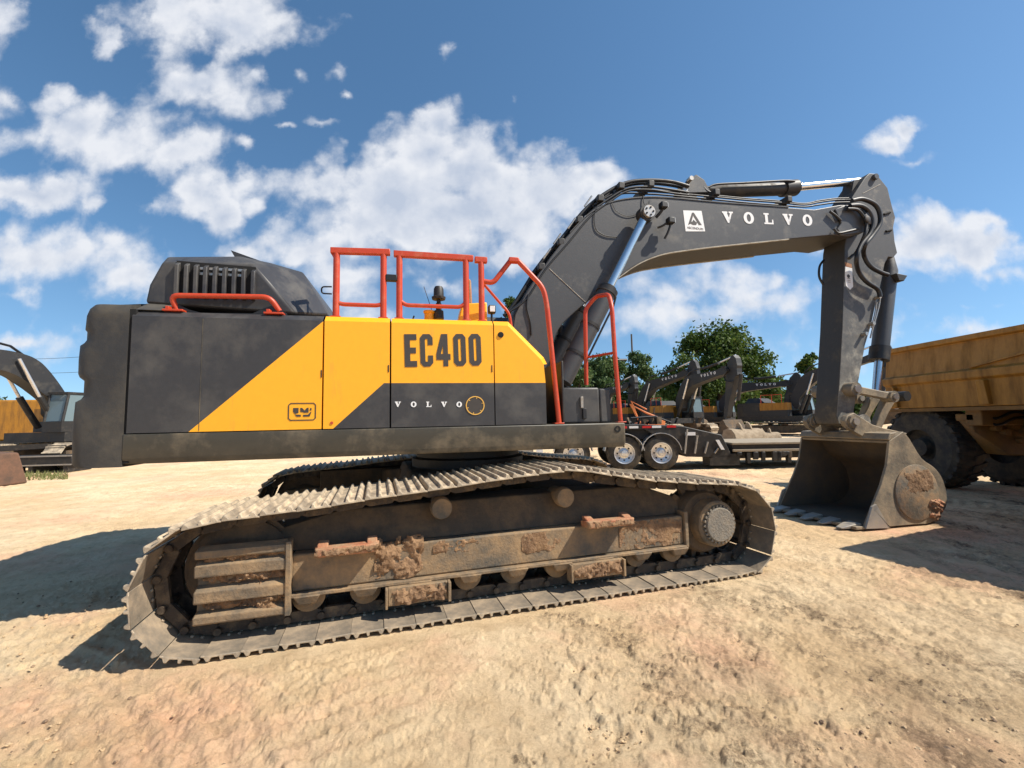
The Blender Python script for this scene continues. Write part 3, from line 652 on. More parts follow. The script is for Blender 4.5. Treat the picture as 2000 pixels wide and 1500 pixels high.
for px in ((322,362),(518,556)):
    a = U.at(px[0], 603, -1.42); b = U.at(px[1], 611, -1.42); MB().box(a[0], b[0], -1.47, -1.33, ZH+.004, ZH+.022).build('rail_foot', 'orange', grab, bevel=.004)
    MB().box(a[0]+.02, a[0]+.05, -1.46, -1.36, ZH+.022, ZH+.05).build('rail_lug', 'orange', grab, bevel=.003)
# guard rails: [post px, top px]
def guard(posts, y=-1.40, far=None, top0=None, top1=None, dipped=False):
    zt0 = U.at(posts[0][0], posts[0][1], y)[1]; xs = [U.at(p[0], 550, y)[0] for p in posts]; z1 = U.at(posts[-1][0], posts[-1][1], y)[1]
    g = MB()
    tops = [U.at(p[0], p[1], y)[1] for p in posts]
    for x, z in zip(xs, tops): g.tube([(x, y, ZH+.0), (x, y, z-.03)], .031, 14)
    ob = g.build('guard_rail', 'orange', EX, smooth=True)
    xa_, xb_ = U.at(top0, posts[0][1], y)[0], U.at(top1, posts[-1][1], y)[0]
    zl = tops[0]; zr_ = tops[-1]
    MB().add([(xa_, y-.03, zl-.058), (xb_, y-.03, zr_-.058), (xb_, y-.03, zr_), (xa_, y-.03, zl), (xa_, y+.03, zl-.058), (xb_, y+.03, zr_-.058), (xb_, y+.03, zr_), (xa_, y+.03, zl)],
             [(0,1,2,3),(7,6,5,4),(3,2,6,7),(0,4,5,1),(0,3,7,4),(1,5,6,2)]).build('top_rail', 'orange', ob, bevel=.006)
    if len(posts) > 1:
        zm = U.at(posts[0][0], 590 if not dipped else 586, y)[1]
        x0_, x1_ = xs[0], xs[1]
        dz = -.05 if dipped else -.02
        MB().tube(round_path([(x0_, y, zm), (x0_+.06, y, zm+dz), (x1_-.06, y, zm+dz), (x1_, y, zm)], .05), .021, 12).build('lower_rail', 'orange', ob, smooth=True)
    for x in xs: MB().box(x-.045, x+.045, y-.035, y+.04, ZH+.001, ZH+.014).build('rail_foot', 'orange', ob, bevel=.003)
    return ob
g1 = guard([(657, 485), (749, 487)], top0=646, top1=762)
g2 = guard([(780, 491), (910, 499)], top0=769, top1=924, dipped=True)
g3 = guard([(940, 503)], top0=927, top1=951)
a = U.at(650, 487, -1.4); MB().box(a[0]-.02, a[0]+.02, -1.36, -1.12, a[1]-.035, a[1]-.002).build('cross_rail', 'orange', g1, bevel=.004)
MB().tube([(a[0], -1.14, a[1]-.03), (a[0]+.01, -1.36, ZH+.25)], .014, 8).build('corner_brace', 'orange', g1, smooth=True)
a0 = U.at(756, 537, -1.4); a1 = U.at(774, 550, -1.4); MB().box(a0[0]-.01, a1[0]+.01, -1.43, -1.37, a1[1], a0[1]).build('rail_coupler', 'black', g2, bevel=.006)
MB().tube(round_path(upy([(648,560,-1.1),(628,560,-1.1),(628,573,-1.1),(648,574,-1.1)]), .03), .008, 8).build('rail_hook', 'black', g1, smooth=True)
# front hand rails
hr = MB().tube(round_path(upy([(942,549,-1.38),(963,553,-1.38),(998,508,-1.4),(1010,508,-1.42),(1061,562,-1.44),(1068,595,-1.45),(1092,826,-1.46)]), .09), .027, 14).build('front_handrail', 'orange', EX, smooth=True)
a = U.at(1091, 822, -1.46); MB().box(a[0]-.05, a[0]+.05, -1.5, -1.4, ZD1+.002, ZD1+.016).build('rail_foot', 'orange', hr, bevel=.003)
a = U.at(1003, 508, -1.42); MB().box(a[0]-.055, a[0]+.05, -1.46, -1.38, a[1]-.03, a[1]+.02).build('rail_clamp', 'orange', hr, bevel=.008)
MB().tube(round_path(upy([(945,555,-1.1),(975,590,-1.0),(995,612,-1.0),(999,640,-1.0)]), .06), .016, 10).build('inner_handrail', 'orange', EX, smooth=True)
# toolbox and access rails at the front corner
b0 = U.at(1096, 757, -1.38); b1 = U.at(1192, 757, -1.38); zbx = U.at(1140, 757, -1.38)[1]
tb = MB().box(b0[0], b1[0]-.14, -1.40, -.75, ZD1+.003, zbx).build('front_toolbox', 'dark', EX, bevel=.02)
MB().box(b1[0]-.134, b1[0], -1.385, -.76, ZD1+.003, zbx-.01).build('toolbox_end', 'dark', tb, bevel=.02)
xm = b0[0]+.2
MB().box(xm, xm+.03, -1.425, -1.401, zbx-.22, zbx-.10).build('toolbox_latch', 'steel', tb, bevel=.004)
MB().box(xm+.02, xm+.06, -1.43, -1.401, ZD1+.05, ZD1+.16).build('toolbox_hinge', 'black', tb, bevel=.004)
MB().box(b0[0]-.02, b0[0]+.006, -1.46, -.8, ZD1+.002, zbx+.28).build('tank_panel', 'blackm', EX, bevel=.01)
lad = MB().tube(round_path(upy([(1212,822,-1.42),(1201,695,-1.42),(1195,600,-1.40),(1189,575,-1.3),(1164,579,-1.0),(1143,604,-.95),(1145,752,-.95)]), .07), .025, 14).build('access_rail', 'orange', EX, smooth=True)
MB().tube(upy([(1148,698,-.95),(1198,689,-1.41)]), .014, 8).build('cross_bar', 'orange', lad, smooth=True)
a = U.at(1212, 822, -1.42); MB().box(a[0]-.05, a[0]+.05, -1.46, -1.38, ZD1+.002, ZD1+.014).build('rail_foot', 'orange', lad, bevel=.003)
a = U.at(1201, 703, -1.42); MB().tube([(a[0], -1.42, a[1]), (a[0]+.16, -1.38, a[1]+.01)], .012, 8).build('mirror_arm', 'black', lad, smooth=True)
# top fittings
a = U.at(857, 620, -1.15); ZA = ZH
s = MB(); s.lathe([(.001,.0),(.055,0),(.05,.09),(.03,.1),(.03,.17),(.022,.18),(.022,.21),(.07,.215),(.075,.24),(.055,.25),(.052,.33),(.04,.355),(.001,.357)], (a[0], -1.15, a[1]-.02), 'z', 24); s.build('air_precleaner', 'blackm', EX, smooth=True)
a = U.at(838, 622, -1.15); s = MB(); s.lathe([(.001,0),(.05,0),(.05,.07),(.06,.08),(.06,.10),(.001,.105)], (a[0], -1.15, a[1]-.02), 'z', 20); s.build('filler_cap', 'yellow', EX, smooth=True)
a = U.at(950, 592, -.9); c = U.at(885, 622, -.9); MB().hull([(c[0], -.95, ZH-.1), (a[0], -.95, ZH-.1), (a[0], -.95, a[1]+.0), (c[0]+.1, -.95, a[1]-.03), (c[0],-.6,ZH-.1), (a[0],-.6,ZH-.1), (a[0],-.6,a[1]), (c[0]+.1,-.6,a[1]-.03)]).build('engine_cowl', 'yellow', EX, bevel=.015)
a = U.at(961, 604, -1.2); s = MB(); s.box(a[0]-.04, a[0]+.04, -1.22, -1.14, a[1]-.045, a[1]+.045); wl = s.build('work_lamp', 'black', EX, bevel=.012)
MB().box(a[0]-.028, a[0]+.028, -1.228, -1.221, a[1]-.032, a[1]+.032).build('lamp_lens', 'lens', wl, bevel=.003)
MB().tube([(a[0], -1.17, ZH-.02), (a[0], -1.17, a[1]-.045)], .012, 8).build('lamp_stalk', 'black', wl)
a = U.at(912, 548, -.2); MB().hull([(a[0]-.07,-.25,ZH-.2),(a[0]+.09,-.25,ZH-.2),(a[0]+.05,-.25,a[1]),(a[0]-.01,-.25,a[1]+.03),(a[0]-.07,-.05,ZH-.2),(a[0]+.09,-.05,ZH-.2),(a[0]+.05,-.05,a[1]),(a[0]-.01,-.05,a[1]+.03)]).build('exhaust_stack', 'rust', EX, bevel=.02)
a = U.at(843, 605, -1.1); b = U.at(828, 560, -1.1); MB().tube([(a[0],-1.1,a[1]),(b[0],-1.1,b[1])], .0035, 6).build('antenna', 'blackm', EX)
a = U.at(803, 615, -1.2); MB().tube([(a[0],-1.2,ZH-.0),(a[0]+.03,-1.2,ZH+.09)], .009, 6).build('cable_stub', 'black', EX)
for px, py, par in ((628, 730, rear), (759, 720, mid), (961, 720, third)):
    a = P(px, py); MB().box(a[0]-.006, a[0]+.004, YN-.005, YN+.01, a[1]-.035, a[1]+.035).build('door_latch', 'black', par, bevel=.002)
a, b = P(397, 616), P(393, 838); MB().box(a[0]-.002, a[0]+.002, YN-.0025, YN, zb+.01, zt-.01).build('panel_crease', 'deck', rear)
a = P(648, 826); MB().tube([(a[0], YN-.006, a[1]), (a[0], YN, a[1])], .014, 12).build('door_bolt', 'orange', mid)
# writing on the hood
lettering('model_lettering', 'EC400', P(791, 717), P(941, 714), P(866, 653)[1]-P(866, 716)[1], YN, 'letter', third, gapf=.10)
lettering('maker_lettering', 'VOLVO', P(771, 795), P(902, 795), .052, YN, 'white', third)
a = P(928, 792); rr = .093
s = MB(); s.lathe([(rr, -.0005), (rr, -.006), (rr-.009, -.006), (rr-.009, -.0005), (rr, -.0005)], (a[0], YN, a[1]), seg=40)
for k in range(6): q = 2*PI*k/6+.3; s.add([(a[0]+math.cos(q+d)*r, YN-.004, a[1]+math.sin(q+d)*r) for d, r in ((-.04,rr-.025),(.04,rr-.025),(.04,rr-.008),(-.04,rr-.008))], [(0,1,2,3)])
s.build('vent_ring', 'ring', third)
MB().lathe([(.001,-.002),(.083,-.002),(.083,-.0005)], (a[0], YN, a[1]), seg=40).build('vent_cover', 'letter', third)
# tie-down pictogram plate
x0p, zp1 = P(563, 787); x1p, zp0 = P(617, 821); w, h = x1p-x0p, zp1-zp0
s = MB()
def rrect(x0, x1, z0, z1, c): return [(x0+c,z0),(x1-c,z0),(x1,z0+c),(x1,z1-c),(x1-c,z1),(x0+c,z1),(x0,z1-c),(x0,z0+c)]
for pl in ring_polys(rrect(x0p,x1p,zp0,zp1,.02), rrect(x0p+.009,x1p-.009,zp0+.009,zp1-.009,.014)): s.prism(pl, YN-.003, YN-.0005)
cx, cz = (x0p+x1p)/2, (zp0+zp1)/2
for pl in ([(-.075,.035),(-.03,.035),(-.03,-.01),(-.06,-.02),(-.075,0)], [(-.06,-.025),(-.01,-.028),(-.01,-.045),(-.045,-.045)], [(-.015,.035),(.0,.035),(.02,.01),(.04,.035),(.055,.035),(.055,-.01),(.02,-.01),(-.015,.0)], [(.01,-.028),(.05,-.028),(.07,-.005),(.08,.0),(.065,-.045),(.01,-.045)], [(.07,.035),(.08,.03),(.08,.01),(.065,.01)]):
    s.prism([(cx+u_, cz+v_) for u_, v_ in pl], YN-.003, YN-.0005)
s.build('tie_down_pictogram', 'letter', rear)

# ---- boom
BW = .36
BT = [(1006,614),(1026,575),(1052,535),(1083,492),(1113,455),(1144,423),(1175,403),(1205,392),(1251,386),(1300,386),(1400,395),(1480,401),(1540,405),(1590,409),(1640,400),(1668,400)]
BB = [(1700,425),(1701,440),(1684,455),(1655,462),(1625,459),(1540,467),(1404,481),(1340,489),(1297,496),(1262,508),(1236,522),(1211,540),(1175,566),(1144,592),(1116,616),(1092,642),(1078,680),(1076,720)]
def dens(px):  # smooth the traced outline slightly
    v = smooth_path([(a, b, 0) for a, b in px], 3); return [(p.x, p.y) for p in v]
foot = [(1050,758),(1020,745),(1004,700),(1000,650)]
BOOM = up(dens(BT[:14]) + BT[14:] + BB[:5] + dens(BB[5:]) + foot, -BW)
s = MB().prism(BOOM, -BW, BW); s.m = [0, 0]+[1]*(len(s.m)-2); boom = s.build('boom', ['boom', 'armshade'], EX, bevel=.012)
# bottom flange lip, a pale strip painting the edge highlight
fl = up(dens(BB[5:-4]), -BW)
for sg_ in (-1, 1):
    s = MB(); ya_, yb_ = sg_*(BW+.014), sg_*(BW-.02)
    for i in range(len(fl)-1):
        (ax, az), (bx, bz) = fl[i], fl[i+1]
        s.add([(ax,ya_,az+.004),(bx,ya_,bz+.004),(bx,ya_,bz-.012),(ax,ya_,az-.012),(ax,yb_,az+.004),(bx,yb_,bz+.004),(bx,yb_,bz-.012),(ax,yb_,az-.012)],[(0,1,2,3),(7,6,5,4),(0,4,5,1),(3,2,6,7)])
    s.build('boom_flange', 'edge', boom)
tfl = up(dens(BT[4:13]), -BW); s = MB()
for i in range(len(tfl)-1):
    (ax, az), (bx, bz) = tfl[i], tfl[i+1]
    s.add([(ax,-BW-.01,az-.004),(bx,-BW-.01,bz-.004),(bx,-BW-.01,bz+.012),(ax,-BW-.01,az+.012),(ax,BW+.01,az-.004),(bx,BW+.01,bz-.004),(bx,BW+.01,bz+.012),(ax,BW+.01,az+.012)],[(0,1,2,3),(7,6,5,4),(0,4,5,1),(3,2,6,7)])
s.build('boom_top_plate', 'boom', boom)
a, b = up([(1073,525),(1143,590)], -BW); MB().tube([(a[0],-BW-.001,a[1]),(b[0],-BW-.001,b[1])], .005, 8).build('weld_seam', 'edge', boom)
def disc(name, px, py, y0, y1, r, material, parent, seg=28, bolts=0, br=.01, brr=.7, fr=None):
    a = (fr or U).at(px, py, y0); s = MB(); d = -1 if y1 < y0 else 1
    s.lathe([(.001, y1-y0), (r*.92, y1-y0), (r, (y1-y0)*.9), (r, 0)], (a[0], y0, a[1]), seg=seg)
    for k in range(bolts):
        q = 2*PI*(k+.5)/bolts; s.lathe([(.001, y1-y0+d*.012), (br, y1-y0+d*.012), (br, y1-y0)], (a[0]+math.cos(q)*r*brr, y0, a[1]+math.sin(q)*r*brr), seg=8)
    return s.build(name, material, parent, smooth=True)
# boom tip reinforcement
tip = up([(1628,410),(1648,402),(1690,412),(1703,428),(1700,444),(1684,455),(1640,461),(1632,448),(1640,437)], -BW-.0)
MB().prism(tip, -BW-.03, -BW).build('tip_plate', 'boom', boom, bevel=.01)
disc('tip_pin', 1692, 429, -BW-.03, -BW-.09, .10, 'boom', boom, bolts=0); disc('pin_head', 1692, 429, -BW-.09, -BW-.12, .055, 'blackm', boom, seg=20)
MB().tube(smooth_path(upy([(1621,413,-BW-.035),(1633,422,-BW-.04),(1642,431,-BW-.04)]),3), .02, 8).build('tip_weld', 'black', boom, smooth=True)
MB().tube(smooth_path(upy([(1629,447,-BW-.035),(1637,455,-BW-.04),(1655,452,-BW-.04),(1676,447,-BW-.04)]),3), .018, 8).build('tip_weld', 'black', boom, smooth=True)
# boom writing and dealer sticker
lettering('boom_lettering', 'VOLVO', U.at(1412,435,-BW), U.at(1587,441,-BW), (U.at(1500,418,-BW)[1]-U.at(1500,438.5,-BW)[1])*1.04, -BW, 'white', boom)
st = up([(1339,452),(1377,452),(1370,412),(1334,411)], -BW); sk = MB().prism(st, -BW-.003, -BW-.0005).build('dealer_sticker', 'white', boom)
def quadpt(u_, v_): # bilinear on sticker
    (ax, az), (bx, bz), (cx_, cz_), (dx, dz) = st
    return (ax*(1-u_)*(1-v_)+bx*u_*(1-v_)+cx_*u_*v_+dx*(1-u_)*v_, az*(1-u_)*(1-v_)+bz*u_*(1-v_)+cz_*u_*v_+dz*(1-u_)*v_)
s = MB()
for pl in ([(.46,.9),(.56,.9),(.36,.46),(.30,.36),(.16,.30)], [(.56,.9),(.88,.30),(.72,.30),(.50,.74)], [(.36,.46),(.40,.46),(.48,.56),(.58,.46),(.66,.42),(.58,.30),(.42,.30),(.30,.36)]):
    s.prism([quadpt(*p) for p in pl], -BW-.0045, -BW-.0031)
s.build('sticker_emblem', 'letter', sk)
a = quadpt(.5, .09); small_text('sticker_text', 'ASCENDUM', .05, a, -BW-.0042, 'letter', sk, rot=.03)
# warning sticker strip under
# boom cylinder (near and far)
for sgn in (-1, 1):
    yb = sgn*.52
    ct = Vector((*[0]*3,)); a = U.at(1261, 419, -.52); g = U.at(1184, 572, -.52); f_ = U.at(1098, 745, -.52)
    pt = Vector((a[0], yb, a[1])); pf = Vector((f_[0], yb, f_[1])); ax = (pt-pf).normalized(); gl = pf + ax*(Vector((g[0],yb,g[1]))-pf).dot(ax)
    bc = MB().tube([pf, gl-ax*.0], .125, 28).build('boom_cylinder', 'boom', EX, smooth=True)
    MB().tube([gl-ax*.02, gl+ax*.05, gl+ax*.051, gl+ax*.09], [.14, .14, .10, .10], 28).build('cylinder_gland', 'blackm', bc, smooth=True)
    for k in (.3, .62): c = pf+ax*(gl-pf).length*k; MB().tube([c-ax*.02, c+ax*.02], .133, 28).build('cylinder_clamp', 'blackm', bc, smooth=True)
    MB().tube([gl+ax*.08, pt-ax*.05], .058, 24).build('cylinder_rod', 'chrome', bc, smooth=True)
    MB().tube([(pt.x, yb-.07, pt.z), (pt.x, yb+.07, pt.z)], .115, 24).build('rod_eye', 'blackm', bc, smooth=True)
    MB().tube([(pt.x, yb-.11, pt.z), (pt.x, yb-.071, pt.z)], .085, 20).build('eye_pin', 'steel', bc, smooth=True)
    s = MB()
    for k in range(5): q = 2*PI*k/5; s.tube([(pt.x+.055*math.cos(q), yb-.118, pt.z+.055*math.sin(q)), (pt.x+.055*math.cos(q), yb-.109, pt.z+.055*math.sin(q))], .013, 8)
    s.build('pin_bolt', 'gap', bc)
    side = Vector((ax.z, 0, -ax.x))*(.165)
    MB().tube([pf+ax*.3+side, gl-ax*.1+side, gl+ax*.02+side*.85], .014, 8).build('cylinder_pipe', 'black', bc, smooth=True)
# lamps beside boom cylinder
lampb = MB().tube(smooth_path(upy([(1281,425,-.40),(1292,412,-.46),(1298,400,-.48)]),3), .022, 8)
lampb.tube(smooth_path(upy([(1284,445,-.40),(1296,440,-.45),(1310,430,-.48),(1306,450,-.46),(1298,466,-.42)]),3), .016, 8)
lb = lampb.build('lamp_bracket', 'black', boom, smooth=True)
for px, py in ((1296,401),(1310,431)):
    a = U.at(px, py, -.5); w_ = MB().box(a[0]-.05, a[0]+.05, -.54, -.44, a[1]-.045, a[1]+.045).build('boom_lamp', 'black', boom, bevel=.015)
    MB().box(a[0]+.0505, a[0]+.056, -.53, -.45, a[1]-.035, a[1]+.035).build('lamp_lens', 'lens', w_)
def hose(name, pts, r=.02, parent=boom, material='black', n=6): return MB().tube(smooth_path(upy(pts), n), r, 10).build(name, material, parent, smooth=True)
YT = -.2
for j, (yy_, off, r_) in enumerate(((-.25, 0, .026), (-.12, 5, .028), (.05, 1, .026), (-.33, 12, .017), (-.36, 17, .014))):
    hose('boom_hose', [(985,618-off*.2,yy_),(1010+off,585,yy_),(1052+off*.8,519+off*.4,yy_),(1098+off*.7,464+off*.6,yy_),(1144+off*.6,408+off*.8,yy_),(1188+off*.4,374+off,yy_),(1227,356+off,yy_),(1270,352+off*1.1,yy_),(1312,355+off*1.3,yy_),(1345,364+off,yy_)], r_)
for j, (yy_, off) in enumerate(((-.30, 0), (-.24, 5), (-.12, -3))):
    hose('boom_pipe', [(1160,400+off,yy_),(1211,374+off,yy_),(1267,374+off,yy_),(1300,376+off,yy_),(1388,384+off,yy_),(1460,391+off,yy_),(1527,396+off,yy_),(1570,400+off*.8,yy_),(1600,395+off,yy_),(1630,391+off,yy_),(1660,390+off,yy_)], .013)
hose('boom_cable', [(1168,400,-.37),(1161,420,-.372),(1164,447,-.372),(1182,460,-.372),(1205,463,-.372)], .006)
hose('boom_cable', [(1195,395,-.37),(1204,412,-.372),(1225,422,-.372),(1246,418,-.375)], .004)
hose('boom_cable', [(1256,382,-.37),(1258,398,-.38),(1266,407,-.38),(1268,392,-.38)], .006)
hose('boom_cable', [(1032,575,-.37),(1029,600,-.375),(1036,630,-.375),(1038,655,-.375)], .011)
for px, py in ((1052,527),(1090,480),(1125,437),(1165,396),(1205,372),(1262,368),(1388,384),(1527,397)):
    a = U.at(px, py, -.2); MB().box(a[0]-.045, a[0]+.045, -.36, .12, a[1]-.05, a[1]+.045).build('hose_clamp', 'blackm', boom, bevel=.012)
for px, py in ((1060,507),(1080,478),(1108,448),(1140,405)):
    a = U.at(px, py, -.33); b = U.at(px+14, py-20, -.33); MB().tube([(a[0],-.36,a[1]),(b[0],-.36,b[1])], .012, 8).build('pipe_section', 'steel', boom, smooth=True)
# ---- arm cylinder
ya = 0.
a = U.at(1350, 372, ya); lug = up([(1322,388),(1330,362),(1347,352),(1362,362),(1375,386)], 0)
MB().prism(lug, -.17, -.11).build('cylinder_lug', 'boom', boom, bevel=.01); MB().prism(lug, .11, .17).build('cylinder_lug', 'boom', boom, bevel=.01)
pA = upy([(1349,368,0),(1392,373,0),(1402,373,0),(1535,369,0)])
ac = MB().tube(pA, [.05,.07,.105,.105], 26).build('arm_cylinder', 'blackm', EX, smooth=True)
pB = upy([(1528,369,0),(1553,367,0)]); MB().tube(pB, .13, 26).build('cylinder_gland', 'blackm', ac, smooth=True)
MB().tube(upy([(1550,366.5,0),(1690,353,0)]), .062, 24).build('cylinder_rod', 'chrome', ac, smooth=True)
hose('cylinder_pipe', [(1365,352,-.1),(1380,366,-.14),(1400,360,-.14),(1460,357,-.14),(1530,353,-.14),(1552,354,-.12)], .016, ac)
hose('cylinder_hose', [(1345,352,-.1),(1362,352,-.14),(1380,372,-.16),(1400,380,-.16)], .016, ac)
for px, py, r in ((1348,350,.035),(1336,372,.04)): a = U.at(px, py, -.2); MB().tube([(a[0],-.24,a[1]),(a[0],-.15,a[1])], r, 14).build('hose_fitting', 'steel', ac, smooth=True)
# ---- arm
AW = .2
ARMPX = [(1690,346),(1698,338),(1712,339),(1722,352),(1734,367),(1743,404),(1749,424),(1745,444),(1748,472),(1753,494),(1745,503),(1735,502),(1728,515),(1722,548),(1711,592),(1702,635),(1690,674),(1683,712),(1676,750),(1670,790),(1666,815),(1652,832),(1638,828),(1634,812),(1638,766),(1645,640),(1650,480),(1658,430),(1664,385)]
ARM = up(ARMPX, -AW)
s = MB().prism(ARM, -AW, AW); s.m = [0, 0]+[1]*(len(s.m)-2); arm = s.build('arm', ['arm', 'armshade'], EX, bevel=.012)
disc('arm_top_pin', 1707, 347, -AW, -AW-.05, .05, 'boom', arm, seg=20)
a, b = up([(1685,378),(1719,360)], -AW); MB().tube([(a[0],-AW-.001,a[1]),(b[0],-AW-.001,b[1])], .005, 8).build('weld_seam', 'edge', arm)
MB().prism(up([(1660,388),(1668,352),(1688,345),(1684,388)], -.1), -.1, .1).build('rod_clevis', 'blackm', arm, bevel=.01)
for pxs in ([(1738,415),(1726,419)], [(1740,450),(1730,452)]):
    MB().tube(upy([(x, y, -AW-.004) for x, y in pxs]), .02, 8).build('lifting_slot', 'gap', arm)
for k, pts in enumerate(([(1664,392),(1684,389),(1708,399),(1718,416),(1718,438),(1704,460),(1689,480),(1688,500),(1700,520),(1720,532),(1734,537)],
      [(1660,402),(1680,402),(1696,412),(1704,432),(1699,456),(1681,480),(1673,506),(1677,530),(1692,550),(1714,565),(1719,580)],
      [(1655,408),(1674,410),(1687,424),(1692,440),(1688,460),(1674,490),(1664,500),(1658,505)])):
    n_ = len(pts); hose('arm_hose', [(x, y, -BW-.08 + (.12 if i > n_*.6 else 0)) for i, (x, y) in enumerate(pts)], .034 if k < 2 else .024, arm)
MB().prism(up([(1650,540),(1651,520),(1664,524),(1666,560),(1660,566),(1652,558)], -AW), -AW-.003, -AW-.0005).build('warning_sticker', 'white', arm)
a = U.at(1657, 543, -AW)
for k in range(3): MB().box(a[0]-.025, a[0]+.03, -AW-.0045, -AW-.0031, a[1]-.012-.03*k, a[1]-.004-.03*k).build('sticker_line', 'letter', arm)
MB().tube([(a[0]-.0,-AW-.0042,a[1]+.03), (a[0],-AW-.0031,a[1]+.03)], .03, 16).build('sticker_symbol', 'letter', arm)
MB().prism(up([(1651,521),(1650,512),(1663,516),(1664,524)], -AW), -AW-.003, -AW-.0005).build('sticker_band', 'rust', arm)
hose('arm_pipe', [(1719,580,-.24),(1716,600,-.24),(1705,640,-.24),(1700,660,-.24)], .012, arm, 'steel'); hose('arm_pipe', [(1712,590,-.23),(1709,612,-.23),(1702,640,-.23)], .012, arm, 'steel')
for px, py in ((1716,580),(1704,632),(1690,652)): a = U.at(px, py, -.25); MB().tube([(a[0],-.28,a[1]),(a[0],-.19,a[1])], .03, 12).build('pipe_fitting', 'steel', arm, smooth=True)
hose('loop_hose', [(1609,508,.1),(1601,520,.1),(1600,540,.1),(1608,556,.1)], .018, arm)
a = U.at(1745, 545, 0); MB().hull([(a[0]-.2,-.2,a[1]+.03),(a[0]+.04,-.2,a[1]),(a[0]+.04,.15,a[1]),(a[0]-.2,.15,a[1]+.03),(a[0]-.16,-.2,a[1]-.10),(a[0]-.05,-.2,a[1]-.10),(a[0]-.05,.15,a[1]-.1),(a[0]-.16,.15,a[1]-.1)]).build('hose_guard', 'blackm', arm, bevel=.01)
# bucket cylinder
bk = MB().tube(upy([(1738,498,0),(1736,530,0),(1718,690,0)]), [.05,.125,.125], 26).build('bucket_cylinder', 'boom', EX, smooth=True)
MB().tube(upy([(1719,678,0),(1716,704,0)]), .145, 26).build('cylinder_gland', 'blackm', bk, smooth=True)
MB().tube(upy([(1717,700,0),(1711,775,0)]), .062, 24).build('cylinder_rod', 'chrome', bk, smooth=True)
MB().tube(upy([(1741,540,-.05),(1737,640,-.05),(1729,690,-.05)]), .016, 8).build('cylinder_pipe', 'black', bk, smooth=True)
# links
for yl in (-.27, .27):
    a = U.at(1663, 760, -.27); b = U.at(1737, 775, -.27); A_, B_ = Vector((a[0], a[1])), Vector((b[0], b[1])); dv = (B_-A_).normalized(); nv = Vector((-dv.y, dv.x))
    lk = MB().prism([tuple(A_-dv*.09+nv*.05), tuple(A_-nv*.08), tuple(A_+dv*.15-nv*.06), tuple(B_-nv*.06), tuple(B_+dv*.08), tuple(B_+nv*.06), tuple(A_+dv*.15+nv*.06), tuple(A_+nv*.09)], yl-.045, yl+.045).build('guide_link', 'bucket', EX, bevel=.015)
    for c, r in ((A_, .105), (B_, .09)):
        MB().tube([(c.x, yl-.085, c.y), (c.x, yl+.085, c.y)], r, 22).build('link_boss', 'bucket', lk, smooth=True); MB().tube([(c.x, yl-.11, c.y), (c.x, yl-.086, c.y)], r*.55, 16).build('link_pin', 'steel', lk, smooth=True)
for yl in (-.13, .13):
    q = up([(1735,765),(1748,776),(1730,806),(1716,838),(1703,833),(1716,800),(1726,775)], -.13); MB().prism(q, yl-.05, yl+.05).build('push_link', 'bucket', EX, bevel=.015)
a = U.at(1742, 775, 0); MB().tube([(a[0],-.24,a[1]),(a[0],.24,a[1])], .08, 20).build('link_tube', 'blackm', EX, smooth=True)
# ---- bucket
BY = .75
SIDE = [(1737,862),(1764,843),(1777,858),(1800,895),(1826,914),(1842,938),(1850,974),(1844,998),(1818,1021),(1786,1033),(1740,1038),(1688,1034),(1704,990),(1721,948),(1732,909)]
sd = up(SIDE, -BY); sd = [(x, max(z, .02)) for x, z in sd]
bucket = MB()
outer = sd[:12]      # from upper lip round the back to cutting lip
def offset(pl, d):
    out = []
    for i, (x, z) in enumerate(pl):
        a = Vector(pl[max(i-1, 0)]); b = Vector(pl[min(i+1, len(pl)-1)]); t = (b-a).normalized(); out.append((x + t.y*d, z - t.x*d))
    return out
oc = [(p.x, p.z) for p in smooth_path([(x, 0, z) for x, z in outer[1:]], 3)]; oc = [outer[0]] + oc
ctr = Vector((sum(p[0] for p in oc)/len(oc), sum(p[1] for p in oc)/len(oc)))
inn = offset(oc, .035)
if (Vector(inn[8])-ctr).length > (Vector(oc[8])-ctr).length: inn = offset(oc, -.035)
inn = [(x, max(z, .055)) for x, z in inn]
n = len(oc)
bucket.add([(x, y, z) for y in (-BY+.03, BY-.03) for x, z in oc], [(i, i+1, n+i+1, n+i) for i in range(n-1)], 0)
bucket.add([(x, y, z) for y in (-BY+.03, BY-.03) for x, z in inn], [(i, n+i, n+i+1, i+1) for i in range(n-1)], 1)
for e in (0, n-1): bucket.add([(oc[e][0],-BY+.03,oc[e][1]),(oc[e][0],BY-.03,oc[e][1]),(inn[e][0],BY-.03,inn[e][1]),(inn[e][0],-BY+.03,inn[e][1])], [(0,1,2,3)], 0)
full = oc + sd[12:]
BK = bucket.build('bucket', ['bucket', 'bucketin'], EX, recalc=False, smooth=True)
for sg in (-1, 1):
    s = MB(); s.prism(full, sg*BY, sg*(BY-.035), 0); s.m[1] = 1; s.build('bucket_side', ['bucket', 'bucketin'], BK, bevel=.006)
    c = U.at(1792, 964, -BY); rr = .40
    s = MB(); s.lathe([(.001,-sg*-.02),(rr*.97, sg*.02),(rr, sg*.014),(rr, 0)], (c[0]-.02, sg*(BY+.001), c[1]+.02), seg=44); s.build('wear_plate', 'wearp', BK, smooth=True)
    # side cutter
    ct = up([(1692,1033),(1704,990),(1712,985),(1738,1034),(1740,1042)], -BY-.03); ct = [(x, max(z, .01)) for x, z in ct]
    y0_, y1_ = (-BY-.03, -BY-.002) if sg < 0 else (BY+.002, BY+.03); MB().prism(ct, y0_, y1_).build('side_cutter', 'tooth', BK, bevel=.006)
